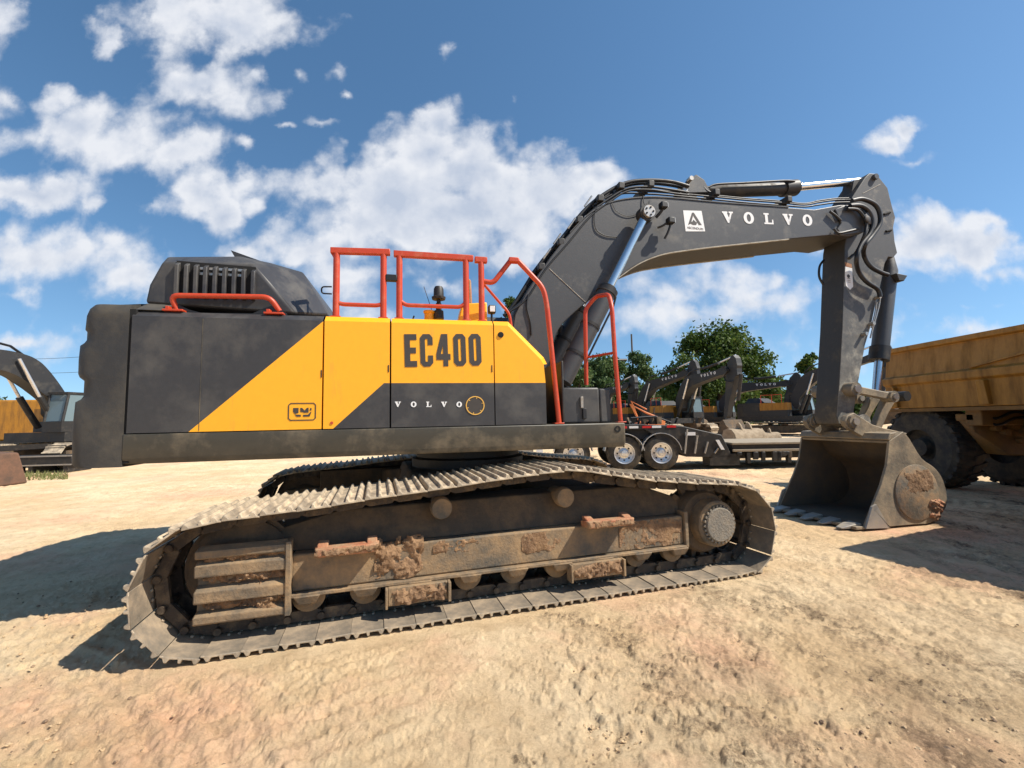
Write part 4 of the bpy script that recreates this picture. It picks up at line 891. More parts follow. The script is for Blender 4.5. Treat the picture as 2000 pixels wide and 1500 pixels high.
mud_patch(c[0]-.24, c[0]+.28, c[1]-.0, c[1]+.34, -BY-.019, -1, .012, 31, 5, -.05).build('dried_mud', 'mud', BK, smooth=True, recalc=False)
mud_patch(c[0]+.16, c[0]+.42, .04, .36, -BY-.004, -1, .06, 33, 6, .15).build('mud_rim', 'rust', BK, smooth=True, recalc=False)
# upper torque box and ears
t0 = up([(1738,861),(1764,843),(1745,838),(1700,838),(1650,842),(1640,856),(1642,864)], -BY)
lx, lz = t0[0]
MB().prism([(lx, lz), (lx+.15, lz+.12), (lx+.02, lz+.11), (lx-.04, lz+.02)], -BY, BY).build('top_lip', 'bucket', BK, bevel=.01)
for yl in (-.34, .34):
    ear = up([(1646,822),(1652,811),(1664,806),(1674,812),(1700,829),(1722,836),(1768,846),(1742,868),(1700,864),(1668,846),(1652,836)], -.34)
    e_ = MB().prism(ear, yl-.035, yl+.035).build('bucket_ear', 'bucket', BK, bevel=.012)
    a = U.at(1661, 823, -.34); MB().tube([(a[0], yl-.08, a[1]), (a[0], yl+.08, a[1])], .10, 22).build('ear_boss', 'bucket', BK, smooth=True); MB().tube([(a[0], yl-.105, a[1]), (a[0], yl-.081, a[1])], .055, 16).build('ear_pin', 'steel', BK, smooth=True)
a = U.at(1661, 823, 0); MB().tube([(a[0],-.24,a[1]),(a[0],.24,a[1])], .11, 20).build('arm_nose', 'arm', EX, smooth=True)
# cutting lip and teeth
lipx, lipz = oc[-1]
MB().box(lipx-.13, lipx+.05, -BY+.005, BY-.005, .012, .055).build('cutting_lip', 'bucket', BK, bevel=.008)
for k in range(5):
    yt = -.60+.30*k
    MB().hull([(lipx+.03,yt-.10,.018),(lipx+.03,yt+.10,.018),(lipx+.03,yt-.09,.085),(lipx+.03,yt+.09,.085),(lipx-.27,yt-.045,.014),(lipx-.27,yt+.045,.014),(lipx-.27,yt-.045,.03),(lipx-.27,yt+.045,.03),(lipx-.1,yt-.085,.07),(lipx-.1,yt+.085,.07)]).build('bucket_tooth', 'tooth', BK, bevel=.008)

# ---- cab (far side, mostly hidden)
cab = MB(); cx0, cx1, cy0, cy1, cz0, cz1 = .15, 1.62, .5, 1.42, ZD1, 3.08
for x in (cx0, cx1):
    for y in (cy0, cy1): cab.tube([(x, y, cz0), (x-(.12 if x == cx1 else 0), y, cz1)], .045, 8)
cab.hull([(cx0-.05,cy0-.05,cz1),(cx1-.1,cy0-.05,cz1),(cx0-.05,cy1+.03,cz1),(cx1-.1,cy1+.03,cz1),(cx0,cy0,cz1+.09),(cx1-.2,cy0,cz1+.09),(cx0,cy1,cz1+.09),(cx1-.2,cy1,cz1+.09)])
cab.box(cx0, cx1, cy0, cy1, cz0, cz0+.45)
CAB = cab.build('cab', 'dark', EX, bevel=.01)
MB().box(cx0+.05, cx1-.12, cy0-.004, cy0+.004, cz0+.46, cz1-.01).build('cab_window', 'glass', CAB); MB().box(cx0+.05, cx1-.12, cy1-.004, cy1+.004, cz0+.46, cz1-.01).build('cab_window', 'glass', CAB)
MB().box(.7, 1.0, .8, 1.1, cz0+.46, cz0+1.0).build('driver_seat', 'black', CAB, bevel=.03)
# boom foot brackets
for y in (-.44, .44): MB().prism([(.5,ZD1-.02),(1.15,ZD1-.02),(1.02,2.25),(.88,2.32),(.72,2.2)], y-.03, y+.03).build('boom_bracket', 'blackm', EX, bevel=.01)
for y in (-.66, .66): MB().prism([(1.0,ZD1-.02),(1.4,ZD1-.02),(1.28,1.95),(1.1,1.95)], y-.03, y+.03).build('cylinder_bracket', 'blackm', EX, bevel=.01)
# swing bearing and carbody
s = MB(); s.lathe([(.001,.0),(.72,0),(.72,.10),(.66,.12),(.66,.26),(.001,.26)], (0,0,1.08), 'z', 48); s.build('swing_bearing', 'blackm', EX, smooth=True)
DR = T.a - U.a
def tpart(o): o.rotation_euler = (0, 0, DR); return o
tpart(MB().hull([(-.8,-.8,1.08),(.8,-.8,1.08),(.8,.8,1.08),(-.8,.8,1.08),(-.95,-.95,.55),(.95,-.95,.55),(.95,.95,.55),(-.95,.95,.55)]).build('carbody', 'frameD', EX, bevel=.03))
for sx in (-1, 1):
    for sy in (-1, 1):
        tpart(MB().hull([(sx*.3,sy*.6,1.0),(sx*.85,sy*.5,1.0),(sx*.5,sy*1.35,.92),(sx*1.1,sy*1.35,.92),(sx*.3,sy*.6,.5),(sx*.85,sy*.5,.5),(sx*.5,sy*1.35,.45),(sx*1.1,sy*1.35,.45)]).build('carbody_leg', 'frameD', EX, bevel=.02))

# ---- crawler tracks
YO, YI = -2.05, -1.15; YC = (YO+YI)/2
TRK = [(430,1021),(540,1004),(620,994),(732,975),(830,961),(985,937),(1080,924),(1133,921),(1200,930),(1281,940),(1360,945),(1429,948),(1466,956),(1492,976),(1509,1006),(1512,1046),(1500,1093),(1462,1124)]
tl = tp(TRK, YO)
left = tp([(386,1296),(316,1277),(274,1246),(254,1205),(255,1152),(272,1112),(310,1062),(365,1036)], YO)
zg = .045
loop = tl[:-1] + [(tl[-1][0], zg)] + [(1.2, zg), (0, zg), (-1.2, zg)] + [(left[0][0]+.05, zg)] + [(x, max(z, zg)) for x, z in left[1:]]
lp = smooth_path([(x, 0, z) for x, z in loop], 10, closed=True)
cum = [0]
for i in range(len(lp)): cum.append(cum[-1] + (lp[(i+1) % len(lp)]-lp[i]).length)
LT = cum[-1]
def at_s(s_):
    s_ %= LT; lo, hi = 0, len(lp)
    while hi-lo > 1:
        m_ = (lo+hi)//2
        if cum[m_] <= s_: lo = m_
        else: hi = m_
    t = (s_-cum[lo])/max(cum[lo+1]-cum[lo], 1e-6); return lp[lo].lerp(lp[(lo+1) % len(lp)], t)
NS = 50; PITCHT = LT/NS
def shoe_mesh():      # local x along the chain, y across, +z outward
    h = PITCHT*.5
    prof = [(-h+.004,0),(-h+.004,.014),(-h+.018,.045),(-h+.034,.045),(-h+.05,.016),(-.014,.014),(-.008,.042),(.008,.042),(.014,.014),(h-.06,.016),(h-.046,.045),(h-.030,.045),(h-.014,.012),(h+.006,.006),(h+.006,-.008),(h-.02,-.004)]
    mb = MB(); n = len(prof); ys = [-.45, -.438, .438, .45]
    vs = [(x, y, z*(1 if 0 < j < 3 else .85)) for j, y in enumerate(ys) for x, z in prof]
    fs = [list(range(n)), list(range(4*n-1, 3*n-1, -1))]
    for j in range(3): fs += [(j*n+i, (j+1)*n+i, (j+1)*n+(i+1) % n, j*n+(i+1) % n) for i in range(n)]
    mb.add(vs, fs)
    for j in range(3):
        for i in (12, 13, 14, 15): mb.m[2+j*n+i] = 1
    for y in (-.16, -.10, .10, .16):
        for x in (-.035, .035): mb.tube([(x, y, -.016), (x, y, -.002)], .013, 6)
    return mb
def link_mesh():
    mb = MB(); h = PITCHT*.5
    for y in (-.12, .12):
        s_ = 1 if y > 0 else -1
        mb.add([(x, y+s_*d, z) for d in (-.02, .02) for x, z in [(-h-.02,-.02),(-h-.02,-.075),(-h+.03,-.105),(h-.03,-.105),(h+.0,-.075),(h+.0,-.02)]],
               [list(range(6)), list(range(11,5,-1))]+[(i, i+6, (i+1) % 6+6, (i+1) % 6) for i in range(6)])
    mb.tube([(-h, -.17, -.055), (-h, .17, -.055)], .028, 12)
    return mb
for side, yc in (('near', YC), ('far', -YC)):
    tr = empty('track'); tr.parent = EX; tr.rotation_euler = (0, 0, DR)
    tr['label'] = 'crawler track nearer the viewer' if side == 'near' else 'crawler track on the far side, in the shade'
    for k in range(NS):
        p = at_s((k+.5)*PITCHT); t = (at_s((k+.5)*PITCHT+.09)-at_s((k+.5)*PITCHT-.09)).normalized()
        nrm = Vector((-t.z, 0, t.x))              # outward for this winding
        mid_ = Vector((0, 0, .55))
        if nrm.dot(p-mid_) < 0: nrm = -nrm
        m = Matrix((( -nrm.z*-1, 0, nrm.x), (0, 1, 0), (-nrm.x, 0, nrm.z))).to_4x4()
        m = Matrix(((nrm.z, 0, nrm.x, p.x), (0, 1, 0, yc), (-nrm.x, 0, nrm.z, p.z), (0, 0, 0, 1)))
        if side == 'near' and k == 0: SHOE = shoe_mesh().build('track_shoe', ['shoe', 'shoein'], tr, bevel=.003, seg=1); LINKM = link_mesh(); o = SHOE; ACC = MB()
        else: o = SHOE.copy(); COL.objects.link(o); o.parent = tr
        o.matrix_local = m @ Matrix.Rotation(random.gauss(0, .018), 4, 'Y')
        ACC.add([(m @ Vector(v))[:] for v in LINKM.v], LINKM.f)
    ACC.build('track_chain', 'link', tr, smooth=True); ACC = MB()

# ---- track frames, rollers, drive
def tdisc(name, px, py, yplane, y0, y1, r, material, parent=None, seg=28, **k):
    a = T.at(px, py, yplane); s = MB(); s.lathe([(.001, y1), (r*.93, y1), (r, y1+(.012 if y1 < y0 else -.012)), (r, y0), (.001, y0)], (a[0], 0, a[1]), seg=seg)
    o = s.build(name, material, parent or EX, smooth=True)
    if not parent: tpart(o)
    return o
def frame_side(sg):
    Y = lambda y: y if sg < 0 else -y
    yf = -1.84
    q = tp([(568,1160),(828,1122),(1336,1068),(1336,1010),(800,1046),(575,1080)], yf)
    q[0] = (q[0][0], .33); q[1] = (q[1][0], .33); q[2] = (q[2][0], .33); q = [q[0], q[2], (q[2][0], .62), (q[3+1][0], .63), (q[0][0], .62)]
    fr_ = tpart(MB().prism([(q[0][0],.33),(q[1][0],.33),(q[1][0],.615),(q[0][0],.615)], Y(yf), Y(-1.32)).build('track_frame', 'frame', EX, bevel=.015))
    MB().box(q[0][0], q[1][0], min(Y(yf-.05), Y(yf+.02)), max(Y(yf-.05), Y(yf+.02)), .30, .328).build('frame_flange', 'frame', fr_, bevel=.006)
    xa_, xb_ = q[0][0], q[1][0]
    # recessed sloped upper web, raised to block light under the top run
    s = MB(); s.hull([(xa_-.15,Y(-1.74),.617),(xb_+.1,Y(-1.74),.617),(xa_-.15,Y(-1.64),.78),(xb_+.1,Y(-1.64),.76),(xa_+.35-.5*(sg > 0),Y(-1.62),.90+.05*(sg > 0)),(xb_-.35,Y(-1.62),.92+.05*(sg > 0)),(xa_-.15,Y(-1.25),.617),(xb_+.1,Y(-1.25),.617),(xa_-.15,Y(-1.25),.78),(xb_+.1,Y(-1.25),.76),(xa_+.35-.5*(sg > 0),Y(-1.25),.90+.05*(sg > 0)),(xb_-.35,Y(-1.25),.92+.05*(sg > 0))]); s.build('upper_web', 'frameD', fr_, bevel=.01)
    # end plate at the drive
    s = MB(); s.box(xb_, xb_+.045, min(Y(yf-.03), Y(-1.36)), max(Y(yf-.03), Y(-1.36)), .30, .66); s.build('end_plate', 'frame', fr_, bevel=.01)
    # ribbed idler yoke at the left
    a = T.at(385, 1110, yf); b = T.at(568, 1110, yf); xl, xr = a[0], xa_-.01
    yk = tpart(MB().hull([(xl,Y(yf+.01),.25),(xr,Y(yf-.01),.2),(xl,Y(yf+.01),.68),(xr,Y(yf-.01),.72),(xl,Y(-1.36),.25),(xr,Y(-1.36),.2),(xl,Y(-1.36),.68),(xr,Y(-1.36),.72)]).build('idler_yoke', 'frame', EX, bevel=.015))
    for zz, hh in ((.70,.035),(.585,.05),(.40,.05),(.235,.035)):
        MB().hull([(xl,Y(yf-.07),zz-hh),(xl,Y(yf-.07),zz+hh*.6),(xr,Y(yf-.075),zz-hh),(xr,Y(yf-.075),zz+hh*.6),(xl,Y(yf+.012),zz-hh*1.4),(xl,Y(yf+.012),zz+hh*1.3),(xr,Y(yf),zz-hh*1.4),(xr,Y(yf),zz+hh*1.3)]).build('yoke_rib', 'frame', yk, bevel=.012)
    s = MB(); s.box(xr-.02, xr+.02, min(Y(yf-.085), Y(yf)), max(Y(yf-.085), Y(yf)), .19, .74); s.build('yoke_flange', 'frame', yk, bevel=.006)
    o_ = 1 if Y(1) > 0 else -1
    o_ = -1 if sg < 0 else 1
    for k, (z0_, z1_) in enumerate(((.46,.56),(.62,.70),(.28,.36))):
        mud_patch(xl+.05, xr, z0_, z1_, Y(yf-.004), o_, .06, k+1, 7, .1).build('caked_mud', 'mud', yk, smooth=True, recalc=False)
    mud_patch(xr-.22, xr+.0, .2, .74, Y(yf-.02), o_, .07, 5, 6, .0).build('caked_mud', 'mud', yk, smooth=True, recalc=False)
    mud_patch(xa_+.62, xa_+1.02, .335, .68, Y(yf-.001), o_, .035, 8, 6, .12).build('caked_mud', 'mud', fr_, smooth=True, recalc=False)
    mud_patch(xa_+1.1, xa_+1.5, .50, .61, Y(yf-.001), o_, .012, 9, 8, -.05).build('mud_smear', 'mud', fr_, smooth=True, recalc=False)
    mud_patch(xa_+1.9, xa_+2.3, .42, .60, Y(yf-.001), o_, .010, 10, 7, -.12).build('mud_smear', 'mud', fr_, smooth=True, recalc=False)
    mud_patch(xb_-.75, xb_-.02, .34, .61, Y(yf-.001), o_, .014, 12, 6, -.1).build('mud_smear', 'mud', fr_, smooth=True, recalc=False)
    # idler wheel
    lx_ = (min(p[0] for p in loop)+.56)
    s = MB(); s.lathe([(.10,-.16),(.18,-.16),(.22,-.11),(.33,-.10),(.36,-.08),(.36,-.05),(.395,-.045),(.395,.045),(.36,.05),(.36,.08),(.33,.10),(.22,.11),(.18,.16),(.10,.16)], (lx_+.0, Y(YC), .53), seg=44)
    iw = tpart(s.build('idler_wheel', 'frameD', EX, smooth=True))
    # sprocket and final drive
    a = T.at(1408, 1025, -1.95); cx_, cz_ = a
    s = MB(); s.lathe([(.001,-.14),(.30,-.14),(.33,-.10),(.33,.12),(.001,.12)], (cx_-.04, Y(YC-.03), cz_), seg=40)
    nt = 21
    for k in range(nt):
        q0 = 2*PI*k/nt; c_ = lambda r, q_: (cx_-.04+r*math.cos(q_), cz_+r*math.sin(q_))
        s.prism([c_(.32,q0-.1), c_(.41,q0-.045), c_(.41,q0+.045), c_(.32,q0+.1)], Y(YC-.03)-.03, Y(YC-.03)+.03)
    sp_ = tpart(s.build('sprocket', 'frameD', EX, smooth=True))
    s = MB(); s.tube([(cx_-.0, Y(-1.70), cz_), (cx_-.0, Y(-1.90), cz_), (cx_, Y(-1.915), cz_)], [.245, .235, .22], 40); fd = tpart(s.build('final_drive', 'frame', EX, smooth=True))
    s = MB(); s.lathe([(.001,0),(.165,0),(.175,.01),(.175,.05)] if sg < 0 else [(.001,0),(.165,0),(.175,-.01),(.175,-.05)], (cx_, Y(-1.955), cz_-.0), seg=40)
    for k in range(26):
        q0 = 2*PI*k/26; s.tube([(cx_+.185*math.cos(q0), Y(-1.94), cz_+.185*math.sin(q0)), (cx_+.185*math.cos(q0), Y(-1.912), cz_+.185*math.sin(q0))], .014, 6)
    s.build('drive_cover', 'drive', fd, smooth=True)
    # carrier rollers
    for px, py in ((862,990),(1102,969)):
        a = T.at(px, py, -1.78); cr_ = MB(); cr_.lathe([(.001,-.20),(.085,-.20),(.095,-.18),(.095,-.1),(.075,-.1),(.075,.1),(.001,.1)] if sg < 0 else [(.001,.20),(.085,.20),(.095,.18),(.095,.1),(.075,.1),(.075,-.1),(.001,-.1)], (a[0], Y(-1.62), a[1]-.01), seg=24)
        tpart(cr_.build('carrier_roller', 'frame', EX, smooth=True))
    # bottom rollers
    nR = 9
    for k in range(nR):
        x = xa_+.12+(xb_-xa_-.2)*k/(nR-1)
        ro = tpart(MB().lathe([(.001,-.24),(.05,-.24),(.06,-.22),(.06,-.18),(.10,-.17),(.125,-.16),(.125,-.1),(.09,-.1),(.09,.1),(.125,.1),(.125,.16),(.001,.16)], (x, Y(YC), .265), seg=22).build('track_roller', 'frame', EX, smooth=True))
        MB().hull([(x-.10,Y(-1.80),.31),(x+.10,Y(-1.80),.31),(x-.06,Y(-1.82),.235),(x+.06,Y(-1.82),.235),(x-.10,Y(-1.9),.31),(x+.10,Y(-1.9),.31),(x-.06,Y(-1.87),.235),(x+.06,Y(-1.87),.235)]).build('roller_saddle', 'frame', ro, bevel=.01)
    # track guards
    for p0, p1 in (((757,1150),(872,1150)), ((1112,1110),(1208,1110))):
        a = T.at(*p0, -1.86)[0]; b = T.at(*p1, -1.86)[0]; gd = tpart(MB().box(a, b, min(Y(-1.93),Y(-1.83)), max(Y(-1.93),Y(-1.83)), .155, .298).build('track_guard', 'frame', EX, bevel=.008))
        s = MB(); s.box(b, b+.025, min(Y(-1.96),Y(-1.84)), max(Y(-1.96),Y(-1.84)), .14, .297); s.box(a-.02, a, min(Y(-1.95),Y(-1.84)), max(Y(-1.95),Y(-1.84)), .14, .297)
        s.build('guard_rib', 'frame', gd, bevel=.005)
        mud_patch(a+.01, b-.01, .158, .295, Y(-1.93), o_, .035, int(a*7)+20, 9, .15).build('guard_mud', 'mud', gd, smooth=True, recalc=False)
    # steps
    for p0, p1, py0 in ((612,742,1072),(1145,1240,1019)):
        a = T.at(p0, py0, -1.98); b = T.at(p1, py0, -1.98); z = .66; xs0, xs1 = a[0], b[0]
        zt_ = a[1]
        st_ = tpart(MB().hull([(xs0,Y(-1.845),zt_-.01),(xs1,Y(-1.845),zt_-.01),(xs0+.01,Y(-2.0),zt_),(xs1-.01,Y(-2.0),zt_),(xs0+.01,Y(-1.845),zt_-.075),(xs1-.01,Y(-1.845),zt_-.075),(xs0+.03,Y(-2.0),zt_-.07),(xs1-.03,Y(-2.0),zt_-.07)]).build('track_step', 'rust', EX, bevel=.014))
        for xx_ in (xs0+.02, xs1-.10): MB().hull([(xx_,Y(-1.846),zt_+.03),(xx_+.08,Y(-1.846),zt_+.03),(xx_,Y(-1.93),zt_+.012),(xx_+.08,Y(-1.93),zt_+.012),(xx_,Y(-1.846),zt_-.02),(xx_+.08,Y(-1.846),zt_-.02),(xx_,Y(-1.99),zt_-.02),(xx_+.08,Y(-1.99),zt_-.02)]).build('step_end', 'rust', st_, bevel=.01)
        mud_patch(xs0+.01, xs1-.01, zt_-.065, zt_-.005, Y(-2.0), o_, .02, int(xs0*9)+40, 12, .0, .009).build('step_mud', 'mud', st_, smooth=True, recalc=False)
frame_side(-1); frame_side(1)

# ------------------------------------------------------------------ far excavators (own simple model, shared by copies)
def far_excavator():
    root = empty('parked_excavator')
    MB().box(-3.05, 1.5, -1.5, 1.5, 1.1, 1.5).build('main_frame', 'blackm', root)
    MB().hull([(-3.4,-1.2,1.15),(-3.4,1.2,1.15),(-2.8,-1.5,1.15),(-2.8,1.5,1.15),(-3.35,-1.2,2.6),(-3.35,1.2,2.6),(-2.8,-1.5,2.6),(-2.8,1.5,2.6)]).build('counterweight', 'farp', root)
    s = MB(); s.box(-2.79, -1.5, -1.49, 1.49, 1.51, 2.6, 0); s.box(-1.49, .5, -1.49, -.55, 1.98, 2.55, 1); s.box(-1.49, .5, -1.48, -.56, 1.51, 1.979, 0); s.box(-1.49, -.3, -.54, 1.49, 1.51, 2.5, 1); s.hull([(-2.7,-1.2,2.61),(-1.2,-1.2,2.61),(-2.7,1.2,2.61),(-1.2,1.2,2.61),(-2.5,-1,3.0),(-1.7,-1,3.0),(-2.5,1,3.0),(-1.7,1,3.0)], 0)
    s.build('engine_housing', ['farp', 'amber'], root)
    b = MB().prism(BOOM, -.36, .36).build('boom', 'farp', root)
    lettering('boom_lettering', 'VOLVO', U.at(1412,435,-BW), U.at(1587,441,-BW), .2, -.36, 'white', b)
    lt2 = lettering('boom_lettering', 'VOLVO', U.at(1412,435,-BW), U.at(1587,441,-BW), .2, -.36, 'white', b); lt2.data.transform(Matrix.Translation((9.55,0,.06)) @ Matrix.Rotation(PI, 4, 'Z'))
    pts = [(p.x, p.z) for p in [Vector((x, 0, z)) for x, z in BOOM]]
    for y in (-.5, .5): MB().tube([(1.0, y, 1.7), (1.75, y, 3.0)], .12, 12).build('hydraulic_cylinder', 'blackm', root)
    MB().tube(pA, .1, 12).build('hydraulic_cylinder', 'blackm', root)
    MB().tube(upy([(1738,498,0),(1718,690,0)]), .12, 12).build('hydraulic_cylinder', 'blackm', root)
    MB().tube(upy([(1165,396,-.2),(1227,356,-.2),(1290,352,-.2),(1345,362,-.2)]), .05, 6).build('boom_hose', 'black', b)
    MB().tube(upy([(1664,392,-.45),(1708,399,-.45),(1718,438,-.45),(1689,480,-.45),(1700,520,-.4),(1734,537,-.3)]), .05, 6).build('arm_hose', 'black', b)

    for y in (-.5, .5): MB().tube([(1.75, y, 3.0), (2.53, y, 4.5)], .06, 10).build('cylinder_rod', 'alu', root)
    MB().tube(upy([(1550,366,0),(1690,353,0)]), .06, 10).build('cylinder_rod', 'alu', root)
    MB().prism(ARM, -.2, .2).build('arm', 'farp', root)
    MB().prism([(p[0], max(p[1], .0)) for p in full], -.75, .75).build('bucket', 'frameD', root)
    c = MB(); c.box(.05, 1.6, .5, 1.45, 1.51, 1.95); c.box(.05, .15, .5, 1.45, 1.95, 3.1); c.box(.0, 1.45, .48, 1.47, 3.1, 3.2)
    for y in (.53, 1.42): c.tube([(1.55, y, 1.95), (1.38, y, 3.1)], .05, 6); c.tube([(.75, y, 1.95), (.75, y, 3.1)], .04, 6)
    cb_ = c.build('cab', 'blackm', root)
    g = MB(); g.add([(1.54,.55,1.96),(1.54,1.4,1.96),(1.38,1.4,3.09),(1.38,.55,3.09)], [(0,1,2,3)]); g.add([(.16,1.44,1.96),(1.5,1.44,1.96),(1.35,1.44,3.09),(.16,1.44,3.09)], [(0,1,2,3)]); g.add([(.16,.51,1.96),(1.5,.51,1.96),(1.35,.51,3.09),(.16,.51,3.09)], [(0,1,2,3)])
    g.build('cab_glass', 'glass', cb_)
    hr_ = MB()
    for x in (-1.4, -.6, .1): hr_.tube([(x,-1.4,2.55),(x,-1.4,3.2)], .025, 6)
    hr_.tube([(-1.4,-1.4,3.2),(.1,-1.4,3.2)], .025, 6); hr_.build('guard_rail', 'orange', root)
    MB().lathe([(.001,0),(.7,0),(.7,.3),(.001,.3)], (0,0,.85), 'z', 20).build('swing_bearing', 'blackm', root)
    for y in (-1.5, 1.5):
        t = MB(); N2 = 34; rr = .48; Ls = 2.2; per = 4*Ls+2*PI*rr
        for k in range(N2):
            s_ = per*k/N2
            if s_ < 2*Ls: x, z, q = -Ls+s_, rr*2, PI/2
            elif s_ < 2*Ls+PI*rr: q = PI/2-(s_-2*Ls)/rr; x, z = Ls+rr*math.cos(q), rr+rr*math.sin(q)
            elif s_ < 4*Ls+PI*rr: x, z, q = Ls-(s_-2*Ls-PI*rr), 0, -PI/2
            else: q = -PI/2-(s_-4*Ls-PI*rr)/rr; x, z = -Ls+rr*math.cos(q), rr+rr*math.sin(q)
            nx, nz = math.cos(q), math.sin(q); tx, tz = -nz, nx; h_ = per/N2*.46
            cs = [(x+tx*a_*h_+nx*b_, z+tz*a_*h_+nz*b_) for a_, b_ in ((-1,0),(-1,.06),(-.7,.06),(-.6,.03),(.6,.03),(.7,.06),(1,.06),(1,0))]
            t.prism([(a_, c_+.03) for a_, c_ in cs], y-.35, y+.35)
        o = t.build('track', 'shoe', root)
        MB().box(-2.3, 2.3, y-.2, y+.2, .25, .75).build('track_frame', 'frameD', root)
    return root
far0 = far_excavator()
def place(o, x, y, yaw, label, cat='excavator', group='excavators parked behind the main machine', z=0):
    o.location = (x, y, z); o.rotation_euler = (0, 0, R_(yaw)); tag(o, label, cat, group); return o
def raised(root, th):      # the same machine with boom and arm lifted about the boom foot
    m_ = Matrix.Translation((.9, 0, 1.9)) @ Matrix.Rotation(th, 4, 'Y') @ Matrix.Translation((-.9, 0, -1.9))
    for ch in [o for o in COL.objects if o.parent == root and o.name.split('.')[0] in ('boom', 'arm', 'bucket', 'hydraulic_cylinder', 'cylinder_rod')]: ch.matrix_local = m_
    return root
def pos(px, Z): return ((px-1000)/FPX*Z, Z)
# left one: boom reaching left, cab and track end beside the counterweight
x, y = pos(1240, 41); place(raised(copy_tree(far0), R_(-5)), x, y, -60, 'parked excavator at the left of the background row, right of the access rail')
x, y = pos(1318, 36); place(copy_tree(far0), x, y, -76, 'parked excavator in mid background row with its arm hanging left of the tan buckets')
x, y = pos(1392, 43); place(raised(copy_tree(far0), R_(4)), x, y, -44, 'parked excavator straight behind the two tan buckets on the ground')
x, y = pos(1535, 35); place(raised(copy_tree(far0), R_(-9)), x, y, -50, 'parked excavator just left of the upright arm, its boom rising to the right')
x, y = pos(1165, 48); place(copy_tree(far0), x, y, -70, 'parked excavator furthest back, glimpsed through the orange access rail')
place(far0, -20.1, 20, 263, 'dark excavator at far left, boom curving out of the picture')
for ch in [o for o in COL.objects if o.parent == far0 and o.name.startswith('track')]: ch.rotation_euler = (0, 0, R_(-85-263))
# loose bucket standing by the flatbed
def loose_bucket(px, py, sc, yaw, label):
    x, y = gnd(px, py); r = empty('loose_bucket', (x, y, 0), R_(yaw)); r.scale = (sc,)*3
    prof = [(-.55,.0),(-.62,.25),(-.5,.55),(-.25,.75),(.1,.8),(.45,.72),(.6,.5),(.62,.1),(.5,.0)]
    s = MB(); inn_ = [(a*.92, max(b*.92, .04)) for a, b in prof]
    s.add([(a, yy__, b) for yy__ in (-.8,.8) for a, b in prof], [(i, i+1, 9+i+1, 9+i) for i in range(8)])
    s.prism(prof, -.82, -.79); s.prism(prof, .79, .82); s.build('bucket_shell', 'tan', r, bevel=.02)
    for yy__ in (-.25, .25): MB().prism([(-.3,.7),(.3,.74),(.2,.98),(.0,1.1),(-.15,.98)], yy__-.04, yy__+.04).build('bucket_ear', 'tan', r, bevel=.01)
    return tag(r, label, 'excavator bucket', 'loose buckets behind the flatbed')
M['tan'] = mat('dusty_tan_steel', (.34, .26, .17), .8, dirt=(.18, .13, .08), amt=.4, dscale=3)
loose_bucket(1455, 868, 1.12, 95, 'tan digging bucket lying behind the flatbed deck, the larger one on the left')
loose_bucket(1497, 866, .8, 80, 'smaller tan digging bucket lying right of the larger tan one')

# ------------------------------------------------------------------ black trailer with chrome fenders
def wheel(parent, c, r, w, name='wheel', ax='y'):
    wr = MB(); wr.lathe([(r*.60,-w/2),(r*.9,-w/2),(r*.985,-w*.40),(r,-w*.3),(r,w*.3),(r*.985,w*.4),(r*.9,w/2),(r*.6,w/2)], c, 'y', 40)
    o = wr.build(name, 'tyre', parent, smooth=True)
    rm = MB(); rm.lathe([(r*.61,-w*.5),(r*.60,-w*.53),(r*.56,-w*.50),(r*.53,-w*.28),(r*.30,-w*.18),(r*.28,-w*.30),(r*.20,-w*.34),(r*.17,-w*.55),(.001,-w*.58)], c, 'y', 36)
    rm.build('rim', 'alu', o, smooth=True)
    b = MB()
    for k in range(8): q = 2*PI*k/8; b.tube([(c[0]+r*.40*math.cos(q), c[1]-w*.24, c[2]+r*.40*math.sin(q)), (c[0]+r*.40*math.cos(q), c[1]-w*.215, c[2]+r*.40*math.sin(q))], r*.055, 8)
    b.build('hand_hole', 'gap', o)
    return o
